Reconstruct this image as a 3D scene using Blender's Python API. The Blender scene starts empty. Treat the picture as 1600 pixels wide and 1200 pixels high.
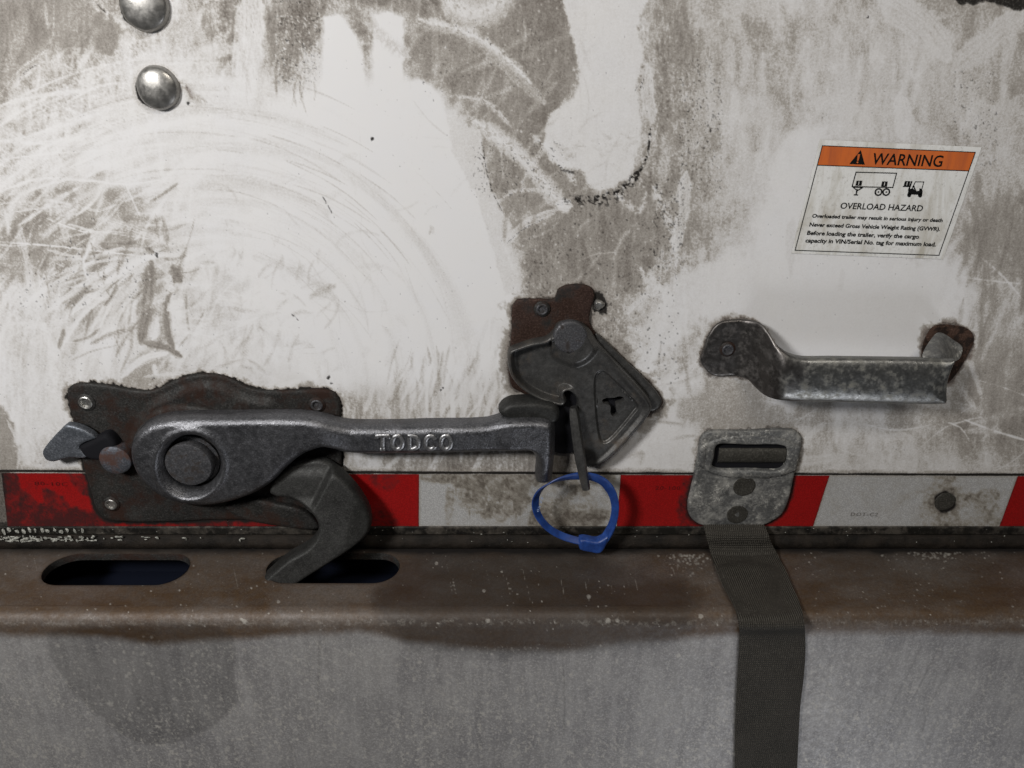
import bpy, math, random
import numpy as np
from mathutils import Vector
from mathutils.geometry import delaunay_2d_cdt

random.seed(7); RNG = np.random.RandomState(11)
scene = bpy.context.scene
COL = scene.collection

# ------------------------------------------------------------------ camera
TH = math.radians(24.0); DIST = 0.6; FPX = 1200.0; U = 0.0005      # U: metres per photo pixel at the door
CAM = np.array([0.0, -DIST*math.cos(TH), DIST*math.sin(TH)])
cam = bpy.data.cameras.new('camera'); cam.sensor_width = 36; cam.lens = 27
cam.clip_start = 0.01; cam.clip_end = 50
camo = bpy.data.objects.new('camera', cam); COL.objects.link(camo)
camo.location = CAM; camo.rotation_euler = (math.pi/2-TH, 0, 0)
scene.camera = camo

# ------------------------------------------------------------------ light
world = bpy.data.worlds.new('World'); scene.world = world; world.use_nodes = True
world.node_tree.nodes['Background'].inputs[0].default_value = (0.85, 0.87, 0.9, 1)
world.node_tree.nodes['Background'].inputs[1].default_value = 0.035

def area(name, loc, target, size, power, color):
    l = bpy.data.lights.new(name, 'AREA'); l.shape = 'RECTANGLE'; l.size = size[0]; l.size_y = size[1]
    l.energy = power; l.color = color
    o = bpy.data.objects.new(name, l); COL.objects.link(o); o.location = loc
    o.rotation_euler = (Vector(target)-Vector(loc)).to_track_quat('-Z', 'Y').to_euler()
    return o
area('dock_lamp', (-0.70, -0.86, 0.62), (0, 0, 0), (0.20, 0.20), 12.0, (1.0, 0.985, 0.975))
area('ceiling_lamp', (0.45, -1.1, 1.35), (0.0, 0, 0), (0.8, 0.16), 8.5, (1.0, 0.94, 0.86))
area('bay_door_light', (0.55, -0.75, -1.05), (0.0, 0, 0.0), (0.5, 0.12), 3.2, (0.90, 0.93, 1.0))

scene.view_settings.view_transform = 'Standard'; scene.view_settings.look = 'None'
scene.view_settings.exposure = 0.0; scene.view_settings.gamma = 1.0
scene.render.engine = 'CYCLES'

# ------------------------------------------------------------------ pixel <-> place
def W(px, py, h):
    """point on the plane h metres in front of the door seen at photo pixel (px, py) -> X, Z"""
    px = np.asarray(px, float); py = np.asarray(py, float)
    a = (px-800)/FPX; b = (600-py)/FPX
    dy = math.cos(TH)+b*math.sin(TH); dz = -math.sin(TH)+b*math.cos(TH)
    t = (-h-CAM[1])/dy
    return a*t, CAM[2]+dz*t
def PX(X, Y, Z):
    X = np.asarray(X, float); vy = Y-CAM[1]; vz = Z-CAM[2]
    f = vy*math.cos(TH)-vz*math.sin(TH); u = vy*math.sin(TH)+vz*math.cos(TH)
    return 800+FPX*X/f, 600-FPX*u/f
FOOT = PX(0.0, -1e-6, CAM[2])

# ------------------------------------------------------------------ numpy noise
class Noise:
    def __init__(s, seed):
        r = np.random.RandomState(seed); s.t = r.rand(256, 256)
    def __call__(s, x, y):
        xi = np.floor(x).astype(int); yi = np.floor(y).astype(int)
        fx = x-xi; fy = y-yi; fx = fx*fx*(3-2*fx); fy = fy*fy*(3-2*fy)
        t = s.t; a = t[yi & 255, xi & 255]; b = t[yi & 255, (xi+1) & 255]
        c = t[(yi+1) & 255, xi & 255]; d = t[(yi+1) & 255, (xi+1) & 255]
        return (a*(1-fx)+b*fx)*(1-fy)+(c*(1-fx)+d*fx)*fy
def fbm(seed, x, y, octv=4, gain=0.5):
    v = 0; amp = 1; tot = 0
    for i in range(octv):
        v = v+amp*Noise(seed+i*17)(x*2**i+i*13.7, y*2**i+i*7.3); tot += amp; amp *= gain
    return v/tot
def sstep(a, b, x):
    t = np.clip((x-a)/(b-a), 0, 1); return t*t*(3-2*t)

# ------------------------------------------------------------------ 2-D shape maths
def catmull(pts, step, closed=True):
    P = np.asarray(pts, float); n = len(P); out = []
    rng = range(n) if closed else range(n-1)
    for i in rng:
        if closed: p0, p1, p2, p3 = P[(i-1) % n], P[i], P[(i+1) % n], P[(i+2) % n]
        else: p0, p1, p2, p3 = P[max(i-1, 0)], P[i], P[i+1], P[min(i+2, n-1)]
        L = np.linalg.norm(p2-p1); k = max(1, int(round(L/step)))
        # centripetal parametrisation, no overshoot on uneven spacing
        t0 = 0; t1 = t0+max(np.linalg.norm(p1-p0), 1e-6)**.5; t2 = t1+max(L, 1e-6)**.5; t3 = t2+max(np.linalg.norm(p3-p2), 1e-6)**.5
        for j in range(k):
            t = t1+(t2-t1)*j/k
            A1 = (t1-t)/(t1-t0)*p0+(t-t0)/(t1-t0)*p1; A2 = (t2-t)/(t2-t1)*p1+(t-t1)/(t2-t1)*p2; A3 = (t3-t)/(t3-t2)*p2+(t-t2)/(t3-t2)*p3
            B1 = (t2-t)/(t2-t0)*A1+(t-t0)/(t2-t0)*A2; B2 = (t3-t)/(t3-t1)*A2+(t-t1)/(t3-t1)*A3
            out.append((t2-t)/(t2-t1)*B1+(t-t1)/(t2-t1)*B2)
    if not closed: out.append(P[-1])
    return np.array(out)
def linear(pts, step):
    P = np.asarray(pts, float); out = []
    for i in range(len(P)):
        a, b = P[i], P[(i+1) % len(P)]; k = max(1, int(round(np.linalg.norm(b-a)/step)))
        for j in range(k): out.append(a+(b-a)*j/k)
    return np.array(out)
def seg_dist(x, y, poly, closed=True):
    d2 = np.full(x.shape, 1e18); n = len(poly)
    for i in range(n if closed else n-1):
        ax, ay = poly[i]; bx, by = poly[(i+1) % n]
        ex, ey = bx-ax, by-ay; L2 = ex*ex+ey*ey+1e-12
        t = np.clip(((x-ax)*ex+(y-ay)*ey)/L2, 0, 1)
        d2 = np.minimum(d2, (x-ax-t*ex)**2+(y-ay-t*ey)**2)
    return np.sqrt(d2)
def inside(x, y, poly):
    c = np.zeros(x.shape, bool); n = len(poly)
    for i in range(n):
        ax, ay = poly[i]; bx, by = poly[(i+1) % n]
        if ay == by: continue
        c ^= ((ay > y) != (by > y)) & (x < (bx-ax)*(y-ay)/(by-ay)+ax)
    return c
def sdf(x, y, poly):                      # positive inside
    return np.where(inside(x, y, poly), 1, -1)*seg_dist(x, y, poly)
def orient(P):
    a = 0.5*np.sum(P[:, 0]*np.roll(P[:, 1], -1)-np.roll(P[:, 0], -1)*P[:, 1])
    return P if a > 0 else P[::-1].copy()

# ------------------------------------------------------------------ objects
def root(name, label, cat, loc=(0, 0, 0), group=None):
    o = bpy.data.objects.new(name, None); COL.objects.link(o); o.location = loc
    o.empty_display_size = 0.02; o['label'] = label; o['category'] = cat
    if group: o['group'] = group
    return o
def world_loc(o):
    v = Vector((0, 0, 0))
    while o is not None: v += Vector(o.location); o = o.parent
    return v
def link(name, verts, faces, mat, parent=None, label=None, sharp=35, loc=None):
    me = bpy.data.meshes.new(name)
    V = np.asarray(verts, float)
    base = np.array(world_loc(parent)) if parent else np.zeros(3)
    o = bpy.data.objects.new(name, me)
    if loc is not None: o.location = Vector(np.array(loc)-base); base = np.array(loc)
    me.from_pydata((V-base).tolist(), [], [list(map(int, f)) for f in faces]); me.validate()
    me.materials.append(mat); COL.objects.link(o)
    if parent: o.parent = parent
    if label: o['label'] = label
    if sharp:
        me.polygons.foreach_set('use_smooth', [True]*len(me.polygons)); me.set_sharp_from_angle(angle=math.radians(sharp))
    me.update(); return o

def to_world(P, hlo, hhi, hb=None):
    """photo outline -> X, Z on the door; the side away from the lens foot is the front rim, the near side the back rim"""
    P = np.asarray(P); T = np.roll(P, -1, 0)-np.roll(P, 1, 0)
    N = np.stack([T[:, 1], -T[:, 0]], 1); N /= np.linalg.norm(N, axis=1, keepdims=True)+1e-9
    a = np.sum(P[:, 0]*np.roll(P[:, 1], -1)-np.roll(P[:, 0], -1)*P[:, 1])
    if a < 0: N = -N
    Vv = P-np.array(FOOT); Vv /= np.linalg.norm(Vv, axis=1, keepdims=True)+1e-9
    t = 0.5*(1-np.sum(N*Vv, 1)); h = hhi*(1-t)+hlo*t
    if hb is not None: h = h+hb(P[:, 0], P[:, 1])
    X, Z = W(P[:, 0], P[:, 1], h); return np.stack([X, Z], 1)

def relief(name, outline, h0, h1, R, mat, parent, holes=(), edge=0.5, step=2.2, hb=None, hf=None, smooth=True, cap=False,
           label=None, sharp=50, power=2.0, crisp=1.0):
    """a casting or pressing: outline in photo pixels, back at h0 and front at h1 metres off the door, rounded over R pixels"""
    f = catmull if smooth else linear
    O = orient(to_world(f(outline, step), h0, h0+(h1-h0)*0.75, hb))/U
    HS = [orient(to_world(f(q, step), h1, h1, hb))/U for q in holes]
    loops = [O]+HS
    lo = O.min(0)-1; hi = O.max(0)+1
    gx, gy = np.meshgrid(np.arange(lo[0], hi[0], step), np.arange(lo[1], hi[1], step*0.87))
    gx[1::2] += step/2; gx = gx.ravel(); gy = gy.ravel()
    def S(x, y):
        d = sdf(x, y, O)
        for q in HS: d = np.minimum(d, -sdf(x, y, q))
        return d
    pts = [np.concatenate(loops)]
    for off in (0.6, 1.5):
        for L in loops:
            T = np.roll(L, -1, 0)-np.roll(L, 1, 0); N = np.stack([-T[:, 1], T[:, 0]], 1); N /= np.linalg.norm(N, axis=1, keepdims=True)+1e-9
            q = L+N*off*(1 if L is O else -1); dd = S(q[:, 0], q[:, 1]); pts.append(q[dd > off*0.93])
    g = np.stack([gx, gy], 1); dg = S(gx, gy); pts.append(g[dg > 1.5+step*0.5])
    allp = np.concatenate(pts); nb = sum(len(l) for l in loops)
    E = []; k = 0
    for L in loops:
        E += [(k+i, k+(i+1) % len(L)) for i in range(len(L))]; k += len(L)
    vv, _, ff, _, _, _ = delaunay_2d_cdt([Vector(p) for p in allp], E, [], 0, 1e-4)
    V2 = np.array([[v[0], v[1]] for v in vv]); F = np.array([list(x) for x in ff])
    cen = V2[F].mean(1); F = F[S(cen[:, 0], cen[:, 1]) > 0.0]
    d = np.maximum(S(V2[:, 0], V2[:, 1]), 0); d[d < 0.02] = 0
    dp = np.maximum(sdf(V2[:, 0], V2[:, 1], O), 0); dp[d < 0.02] = np.where(dp[d < 0.02] > 1, dp[d < 0.02], 0)
    for q_ in HS: dp = np.minimum(dp, np.maximum(-sdf(V2[:, 0], V2[:, 1], q_), 0)*crisp+(crisp > 1)*R*.5)
    q = np.minimum(dp/R, 1); prof = edge+(1-edge)*(1-(1-q)**power)**(1/power)
    X = V2[:, 0]*U; Z = V2[:, 1]*U
    h = h0+(h1-h0)*prof; b = np.zeros(len(X))
    px, py = PX(X, -h, Z)
    if hb is not None:
        for _ in range(6):
            b = hb(px, py); px, py = PX(X, -(h+b), Z)
    if hf is not None: h = h+hf(px, py, d)
    V = [np.stack([X, -(h+b), Z], 1)]; faces = [tuple(t) for t in F]; n = len(X)
    back = np.stack([X, -(h0+b), Z], 1)
    # side walls from every edge used once
    cnt = {}
    for t in F:
        for i in range(3):
            e = (t[i], t[(i+1) % 3]); cnt[e] = 1
    V.append(back)
    for (a, c) in list(cnt):
        if (c, a) not in cnt: faces.append((c, a, a+n, c+n))
    if cap: faces += [(t[0]+n, t[2]+n, t[1]+n) for t in F]
    V = np.concatenate(V)
    used = np.unique(np.concatenate([np.asarray(f_) for f_ in faces])); mp = -np.ones(len(V), int); mp[used] = np.arange(len(used))
    faces = [tuple(mp[list(f_)]) for f_ in faces]
    # triangle winding so that the front faces the camera (-Y)
    o = link(name, V[used], faces, mat, parent, label, sharp)
    import bmesh
    bm = bmesh.new(); bm.from_mesh(o.data); bmesh.ops.recalc_face_normals(bm, faces=bm.faces)
    s = sum(f_.normal.y*f_.calc_area() for f_ in bm.faces if len(f_.verts) == 3 and max(-v.co.y for v in f_.verts) > 0)
    bm.to_mesh(o.data); bm.free()
    if sharp: o.data.set_sharp_from_angle(angle=math.radians(sharp))
    return o

def lathe(name, px, py, hb, prof, mat, parent, n=40, hc=None, ex=1.0, ez=1.0, wob=0.0, label=None, sharp=40):
    """turned piece with its axis square to the door; prof = (radius mm, height mm)"""
    hh = hb+0.001*0.6*max(p[1] for p in prof) if hc is None else hc
    X, Z = W(px, py, hh); V = []; F = []
    for (r, h) in prof:
        for i in range(n):
            a = 2*math.pi*i/n; rr = r*0.001*(1+wob*math.sin(3*a+1.3)+wob*0.6*math.sin(7*a))
            V.append((float(X)+ex*rr*math.cos(a), -(hb+h*0.001), float(Z)+ez*rr*math.sin(a)))
    m = len(prof)
    for j in range(m-1):
        for i in range(n):
            F.append((j*n+i, j*n+(i+1) % n, (j+1)*n+(i+1) % n, (j+1)*n+i))
    if prof[-1][0] > 1e-6: F.append(tuple((m-1)*n+i for i in range(n)))
    return link(name, V, F, mat, parent, label, sharp)

def sweep(name, path, width, thick, wdir, mat, parent, label=None, n=12, sq=3.0, closed=False, loc=None):
    """bar along a 3-D path; section is a superellipse of width x thick, wdir = the direction of its width"""
    P = np.asarray(path, float); m = len(P); V = []; F = []
    width = np.broadcast_to(np.asarray(width, float), (m,)); thick = np.broadcast_to(np.asarray(thick, float), (m,))
    wd = np.asarray(wdir, float); wd = np.broadcast_to(wd, (m, 3)) if wd.ndim == 1 else wd
    for i in range(m):
        if closed: T = P[(i+1) % m]-P[i-1]
        else: T = P[min(i+1, m-1)]-P[max(i-1, 0)]
        T = T/np.linalg.norm(T); w = wd[i]-T*np.dot(wd[i], T); w /= np.linalg.norm(w); t = np.cross(T, w)
        for j in range(n):
            a = 2*math.pi*(j+.5)/n; ca, sa = math.cos(a), math.sin(a)
            r = (abs(ca)**sq+abs(sa)**sq)**(-1/sq)
            V.append(P[i]+w*ca*r*width[i]/2+t*sa*r*thick[i]/2)
    for i in range(m if closed else m-1):
        for j in range(n):
            a = i*n+j; b = i*n+(j+1) % n; c = ((i+1) % m)*n+(j+1) % n; d = ((i+1) % m)*n+j
            F.append((a, b, c, d))
    if not closed: F.append(tuple(range(n))[::-1]); F.append(tuple((m-1)*n+j for j in range(n)))
    return link(name, V, F, mat, parent, label, 40, loc)

# ------------------------------------------------------------------ materials
class M:
    def __init__(s, name):
        s.m = bpy.data.materials.new(name); s.m.use_nodes = True; s.nt = s.m.node_tree; s.N = s.nt.nodes
        s.b = s.N['Principled BSDF']; s.tc = s.N.new('ShaderNodeTexCoord'); s.co = s.tc.outputs['Object']
    def L(s, a, b): s.nt.links.new(a, b)
    def scaled(s, v):
        n = s.N.new('ShaderNodeMapping'); n.inputs['Scale'].default_value = v; s.L(s.co, n.inputs[0]); return n.outputs[0]
    def noise(s, scale, detail=4, rough=0.6, co=None, dist=0.0):
        n = s.N.new('ShaderNodeTexNoise'); n.inputs['Scale'].default_value = scale; n.inputs['Detail'].default_value = detail
        n.inputs['Roughness'].default_value = rough; n.inputs['Distortion'].default_value = dist
        s.L(co or s.co, n.inputs['Vector']); return n.outputs[0]
    def vor(s, scale, co=None):
        n = s.N.new('ShaderNodeTexVoronoi'); n.inputs['Scale'].default_value = scale; s.L(co or s.co, n.inputs['Vector']); return n.outputs['Distance']
    def rng(s, v, a, b, c=0.0, d=1.0):
        n = s.N.new('ShaderNodeMapRange'); n.inputs[1].default_value = a; n.inputs[2].default_value = b
        n.inputs[3].default_value = c; n.inputs[4].default_value = d; s.L(v, n.inputs[0]); return n.outputs[0]
    def math(s, op, a, b=None, clamp=False):
        n = s.N.new('ShaderNodeMath'); n.operation = op; n.use_clamp = clamp
        for i, v in enumerate((a, b)):
            if v is None: continue
            if isinstance(v, (int, float)): n.inputs[i].default_value = v
            else: s.L(v, n.inputs[i])
        return n.outputs[0]
    def mix(s, f, a, b):
        n = s.N.new('ShaderNodeMix'); n.data_type = 'RGBA'
        if isinstance(f, (int, float)): n.inputs[0].default_value = f
        else: s.L(f, n.inputs[0])
        for i, v in ((6, a), (7, b)):
            if isinstance(v, tuple): n.inputs[i].default_value = (*v, 1)
            else: s.L(v, n.inputs[i])
        return n.outputs[2]
    def attr(s, name):
        n = s.N.new('ShaderNodeAttribute'); n.attribute_name = name
        p = s.N.new('ShaderNodeSeparateColor'); s.L(n.outputs['Color'], p.inputs[0]); return p.outputs
    def bump(s, h, strength, dist):
        n = s.N.new('ShaderNodeBump'); n.inputs['Strength'].default_value = strength; n.inputs['Distance'].default_value = dist
        s.L(h, n.inputs['Height']); s.L(n.outputs[0], s.b.inputs['Normal'])
    def set(s, col=None, rough=None, metal=None, spec=0.2):
        for k, v in (('Base Color', col), ('Roughness', rough), ('Metallic', metal), ('Specular IOR Level', spec)):
            if v is None: continue
            if isinstance(v, tuple): s.b.inputs[k].default_value = (*v, 1)
            elif isinstance(v, (int, float)): s.b.inputs[k].default_value = v
            else: s.L(v, s.b.inputs[k])
        return s.m

def metal(name, a, b, rough=0.45, met=0.8, grain=1800, gb=0.25, patch=None, patch_t=(0.5, 0.62), patch_scale=70, fleck=None, fleck_t=(0.66, 0.7), gd=0.0003, fscale=420, gr=1.0):
    k = M(name); n1 = k.noise(60, 5); n2 = k.noise(grain*0.55, 4, 0.75)
    c = k.mix(k.rng(n1, 0.3, 0.7), a, b)
    c = k.mix(k.rng(n2, 0.50, 0.72, 0, 0.75*gr), c, tuple(min(1, x*2.3+0.01) for x in b)); c = k.mix(k.rng(n2, 0.45, 0.25, 0, 0.7*gr), c, tuple(x*0.45 for x in a))
    r = k.rng(k.noise(240, 4), 0.3, 0.7, rough-0.09, rough+0.13); m = met
    if patch:
        f = k.rng(k.noise(patch_scale, 7, 0.68), *patch_t); c = k.mix(f, c, patch)
        r = k.math('ADD', r, k.math('MULTIPLY', f, 0.25)); m = k.rng(f, 0, 1, met, met*0.2)
    if fleck:
        f2 = k.math('MULTIPLY', k.rng(k.noise(fscale, 5, 0.75), *fleck_t), k.rng(k.noise(38, 3, 0.6), 0.42, 0.62)); c = k.mix(f2, c, fleck); r = k.math('MAXIMUM', r, k.math('MULTIPLY', f2, 0.75))
    k.bump(k.math('ADD', n2, k.math('MULTIPLY', k.noise(500, 3), 1.2)), gb, gd)
    return k.set(c, r, m)

M_CAST = metal('cast_grey_steel', (0.095, 0.096, 0.102), (0.165, 0.166, 0.175), 0.36, 0.85, 1400, 0.55, gd=0.0005, gr=.65)
M_LETTER = metal('bright_worn_letters', (0.22, 0.22, 0.225), (0.34, 0.34, 0.345), 0.34, 0.85, 1400, 0.5)  # worn letters; the paler base also paints in brighter highlights
M_PIVOT = metal('worn_pivot_steel', (0.05, 0.05, 0.053), (0.085, 0.085, 0.09), 0.5, 0.5, 1500, 0.4, patch=(0.035, 0.03, 0.028), patch_t=(.52, .6), patch_scale=120)
M_PIN = metal('rusty_pin_steel', (0.06, 0.065, 0.075), (0.10, 0.105, 0.12), 0.5, 0.45, 1500, 0.5, patch=(0.07, 0.04, 0.033), patch_t=(.45, .58), patch_scale=90)
M_TAB = metal('bluish_tab_steel', (0.10, 0.11, 0.125), (0.14, 0.15, 0.168), 0.42, 0.6, 1400, 0.3, patch=(0.03, 0.028, 0.028), patch_t=(.6, .68), patch_scale=150)
M_PLATE = metal('greasy_plate_steel', (0.016, 0.0155, 0.0145), (0.034, 0.033, 0.031), 0.5, 0.2, 1200, 0.6, patch=(0.026, 0.013, 0.009), patch_t=(.47, .62), patch_scale=45, gd=0.0005)
M_HOOK = metal('dark_hook_steel', (0.020, 0.020, 0.019), (0.040, 0.040, 0.038), 0.48, 0.4, 1500, 0.35, gd=0.0004, gr=.6)
M_HASP = metal('zinc_hasp_plate', (0.060, 0.059, 0.058), (0.105, 0.103, 0.098), 0.36, 0.65, 1500, 0.14, patch=(0.070, 0.052, 0.036), patch_t=(.55, .75), patch_scale=40, gr=.35)
M_RUSTP = metal('rust_brown_plate', (0.030, 0.017, 0.013), (0.050, 0.029, 0.022), 0.55, 0.3, 1300, 0.6, patch=(0.020, 0.019, 0.018), patch_t=(.5, .65), patch_scale=60, gd=0.0005)
M_GRIP = metal('galvanised_grip', (0.19, 0.192, 0.19), (0.27, 0.27, 0.255), 0.36, 0.9, 1500, 0.28, patch=(0.22, 0.21, 0.17), patch_t=(.5, .85), patch_scale=120, gd=0.0003, gr=.25)
_k = M_GRIP.node_tree; _b = _k.nodes['Principled BSDF']; _tc = [n for n in _k.nodes if n.type == 'TEX_COORD'][0]
_sx = _k.nodes.new('ShaderNodeSeparateXYZ'); _k.links.new(_tc.outputs['Object'], _sx.inputs[0]); _nz = _k.nodes.new('ShaderNodeTexNoise'); _nz.inputs['Scale'].default_value = 60; _nz.inputs['Detail'].default_value = 6; _k.links.new(_tc.outputs['Object'], _nz.inputs[0])
_ad = _k.nodes.new('ShaderNodeMath'); _ad.operation = 'MULTIPLY_ADD'; _k.links.new(_nz.outputs[0], _ad.inputs[0]); _ad.inputs[1].default_value = 0.05; _k.links.new(_sx.outputs[0], _ad.inputs[2])
_mr = _k.nodes.new('ShaderNodeMapRange'); _mr.inputs[1].default_value = -0.040+.025; _mr.inputs[2].default_value = -0.058+.025; _k.links.new(_ad.outputs[0], _mr.inputs[0])
_mx = _k.nodes.new('ShaderNodeMix'); _mx.data_type = 'RGBA'; _k.links.new(_mr.outputs[0], _mx.inputs[0]); _k.links.new(_b.inputs['Base Color'].links[0].from_socket, _mx.inputs[6]); _mx.inputs[7].default_value = (0.12, 0.112, 0.106, 1); _k.links.new(_mx.outputs[2], _b.inputs['Base Color'])
M_GRIPR = metal('rusted_handle_foot', (0.035, 0.03, 0.029), (0.075, 0.07, 0.068), 0.5, 0.5, 1200, 0.6, patch=(0.045, 0.024, 0.015), patch_t=(.48, .6), patch_scale=70)
M_RUSTF = metal('flaking_rust', (0.038, 0.020, 0.013), (0.065, 0.037, 0.026), 0.8, 0.1, 1200, 0.9, patch=(0.02, 0.013, 0.01), patch_t=(.45, .55), patch_scale=200, gd=0.0006)
M_BRACK = metal('speckled_bracket_steel', (0.11, 0.111, 0.110), (0.165, 0.166, 0.162), 0.5, 0.5, 1100, 0.55, gr=.5, patch=(0.27, 0.265, 0.245), patch_t=(.47, .66), patch_scale=75, fleck=(0.50, 0.49, 0.45), fleck_t=(0.54, 0.62), gd=0.0006, fscale=330)
M_BRIGHT = metal('bright_rivet_rim', (0.30, 0.29, 0.27), (0.55, 0.54, 0.5), 0.3, 0.9, 1500, 0.4)
M_DOME = metal('dull_rivet_dome', (0.27, 0.262, 0.245), (0.36, 0.35, 0.33), 0.38, 0.9, 1200, 0.10, gr=.25)
M_DISC = metal('flat_rivet_disc', (0.035, 0.033, 0.028), (0.055, 0.052, 0.045), 0.6, 0.3, 1300, 0.6)
k = M('black_void'); M_BLACK = k.set((0.006, 0.006, 0.008), 0.8, 0.0)
k = M('dark_blue_inside'); M_INSIDE = k.set((0.005, 0.007, 0.015), 0.6, 0.0)

# door skin: clean white paint, taupe road film, black crumbs, rust; where each lies comes from the painted masks
k = M('grimy_white_door_paint'); R_, G_, B_ = k.attr('grime')[:3]
fine = k.noise(620, 5, 0.85); mid = k.noise(190, 6, 0.8); big = k.noise(35, 4, 0.6)
g = k.math('ADD', R_, k.math('MULTIPLY', k.math('SUBTRACT', fine, 0.5), k.rng(R_, 0.0, 0.35, 0.10, 1.35)))
g = k.math('ADD', g, k.math('MULTIPLY', k.math('SUBTRACT', mid, 0.5), k.rng(R_, 0.0, 0.4, 0.08, 0.55)), clamp=True)
clean = k.mix(big, (0.69, 0.69, 0.70), (0.71, 0.70, 0.685))
c = k.mix(k.rng(g, 0.02, 0.5), clean, (0.40, 0.375, 0.34)); c = k.mix(k.rng(g, 0.4, 1.05), c, (0.145, 0.126, 0.108))
c = k.mix(k.math('MULTIPLY', B_, k.rng(mid, 0.3, 0.6, 0.5, 1.0), clamp=True), c, (0.085, 0.042, 0.028))
kk = k.math('ADD', G_, k.math('MULTIPLY', k.math('SUBTRACT', fine, 0.5), k.rng(G_, 0.0, 0.3, 0.0, 0.9)), clamp=True)
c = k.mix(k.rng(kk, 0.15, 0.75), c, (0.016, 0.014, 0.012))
k.bump(k.math('ADD', k.math('MULTIPLY', g, -0.6), k.math('MULTIPLY', kk, 1.2)), 0.35, 0.0004)
M_DOOR = k.set(c, k.rng(g, 0.0, 0.8, 0.45, 0.8), 0.0, 0.22)

def tape_mat(name, base, dark, wear):
    k = M(name); R_, G_, B_ = k.attr('grime')[:3]; fine = k.noise(1300, 4, 0.75); mid = k.noise(260, 5, 0.7)
    hexs = k.vor(900)
    c0 = k.mix(k.rng(hexs, 0.0, 0.6), base, tuple(x*0.62 for x in base))
    g = k.math('ADD', R_, k.math('MULTIPLY', k.math('SUBTRACT', fine, 0.5), k.rng(R_, 0.0, 0.3, 0.05, 0.9)), clamp=True)
    c = k.mix(k.rng(g, 0.05, 0.55), c0, wear); c = k.mix(k.rng(g, 0.45, 1.0), c, dark)
    kk = k.math('ADD', G_, k.math('MULTIPLY', k.math('SUBTRACT', mid, 0.5), k.rng(G_, 0, .3, 0, .6)), clamp=True)
    c = k.mix(k.rng(kk, 0.1, 0.8), c, (0.014, 0.012, 0.011))
    return k.set(c, k.rng(g, 0, 1, 0.35, 0.6), 0.0, 0.25)
M_TRED = tape_mat('red_reflective_sheeting', (0.36, 0.010, 0.010), (0.045, 0.009, 0.009), (0.17, 0.009, 0.009))
M_TWHT = tape_mat('white_reflective_sheeting', (0.54, 0.54, 0.535), (0.10, 0.085, 0.07), (0.27, 0.25, 0.215))

# bumper: R = brown rust film, G = pale deposit and paler bend, B = dark damp, grime and painted shade
k = M('weathered_galvanised_bumper'); R_, G_, B_ = k.attr('grime')[:3]
fine = k.noise(560, 5, 0.85); mid = k.noise(160, 6, 0.75); big = k.noise(14, 7, 0.68)
streak = k.noise(1.0, 5, 0.65, k.scaled((110, 110, 13)))
c = k.mix(k.rng(big, 0.38, 0.62), (0.170, 0.163, 0.162), (0.235, 0.226, 0.218))
c = k.mix(k.rng(streak, 0.45, 0.70, 0.0, 0.45), c, (0.33, 0.32, 0.31)); c = k.mix(k.rng(streak, 0.45, 0.28, 0.0, 0.4), c, (0.11, 0.107, 0.11))
c = k.mix(k.rng(fine, 0.48, 0.72, 0.0, 0.75), c, (0.46, 0.45, 0.43))
c = k.mix(k.rng(fine, 0.42, 0.2, 0.0, 0.6), c, (0.06, 0.058, 0.06))
br = k.mix(k.rng(mid, 0.3, 0.7), (0.044, 0.0235, 0.011), (0.082, 0.048, 0.024)); br = k.mix(k.rng(fine, 0.45, 0.75, 0, 0.5), br, (0.13, 0.092, 0.058)); br = k.mix(k.rng(fine, 0.45, 0.28, 0, 0.5), br, (0.022, 0.013, 0.008))
c = k.mix(k.math('ADD', R_, k.math('MULTIPLY', k.math('SUBTRACT', mid, 0.5), k.rng(R_, 0, .4, 0, .5)), clamp=True), c, br)
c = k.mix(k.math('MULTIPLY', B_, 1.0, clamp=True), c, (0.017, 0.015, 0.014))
gg = k.math('ADD', G_, k.math('MULTIPLY', k.math('SUBTRACT', fine, 0.5), k.rng(G_, 0, .3, 0, 1.0)), clamp=True)
c = k.mix(k.rng(gg, 0.1, 0.8, 0, 0.9), c, (0.42, 0.40, 0.36))
k.bump(k.math('ADD', k.math('MULTIPLY', mid, 1.0), fine), 0.3, 0.0004)
M_BUMP = k.set(c, k.rng(mid, 0.3, 0.7, 0.42, 0.62), 0.15, 0.4)

k = M('bottom_rail_metal'); f = k.rng(k.noise(90, 6, 0.7), 0.42, 0.6); fl = k.rng(k.noise(420, 5, 0.8), 0.62, 0.70)
c = k.mix(f, (0.010, 0.009, 0.008), (0.075, 0.066, 0.055)); c = k.mix(k.rng(k.noise(24, 5, .7), .45, .6), c, (0.012, 0.011, 0.009)); c = k.mix(fl, c, (0.30, 0.29, 0.26)); k.bump(k.noise(700, 4, .7), 0.6, 0.0005); M_RAIL = k.set(c, 0.6, 0.2)
k = M('black_rubber_seal'); fl = k.rng(k.noise(700, 5, 0.8), 0.64, 0.74); c = k.mix(k.rng(k.noise(60, 4), .35, .7), (0.007, 0.0058, 0.0045), (0.026, 0.020, 0.015)); c = k.mix(fl, c, (0.16, 0.15, 0.13))
k.bump(k.noise(900, 5, .8), 0.9, 0.0008); M_SEAL = k.set(c, 0.6, 0.0)
k = M('old_white_flaked_paint'); c = k.mix(k.rng(k.noise(600, 5), .4, .65), (0.42, 0.42, 0.38), (0.10, 0.10, 0.085)); M_FLAKE = k.set(c, 0.6, 0.0)
k = M('webbing_strap'); wv = k.N.new('ShaderNodeTexWave'); wv.inputs['Scale'].default_value = 165; wv.bands_direction = 'Z'; k.L(k.co, wv.inputs[0]); wv.inputs['Distortion'].default_value = 0.6
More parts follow.
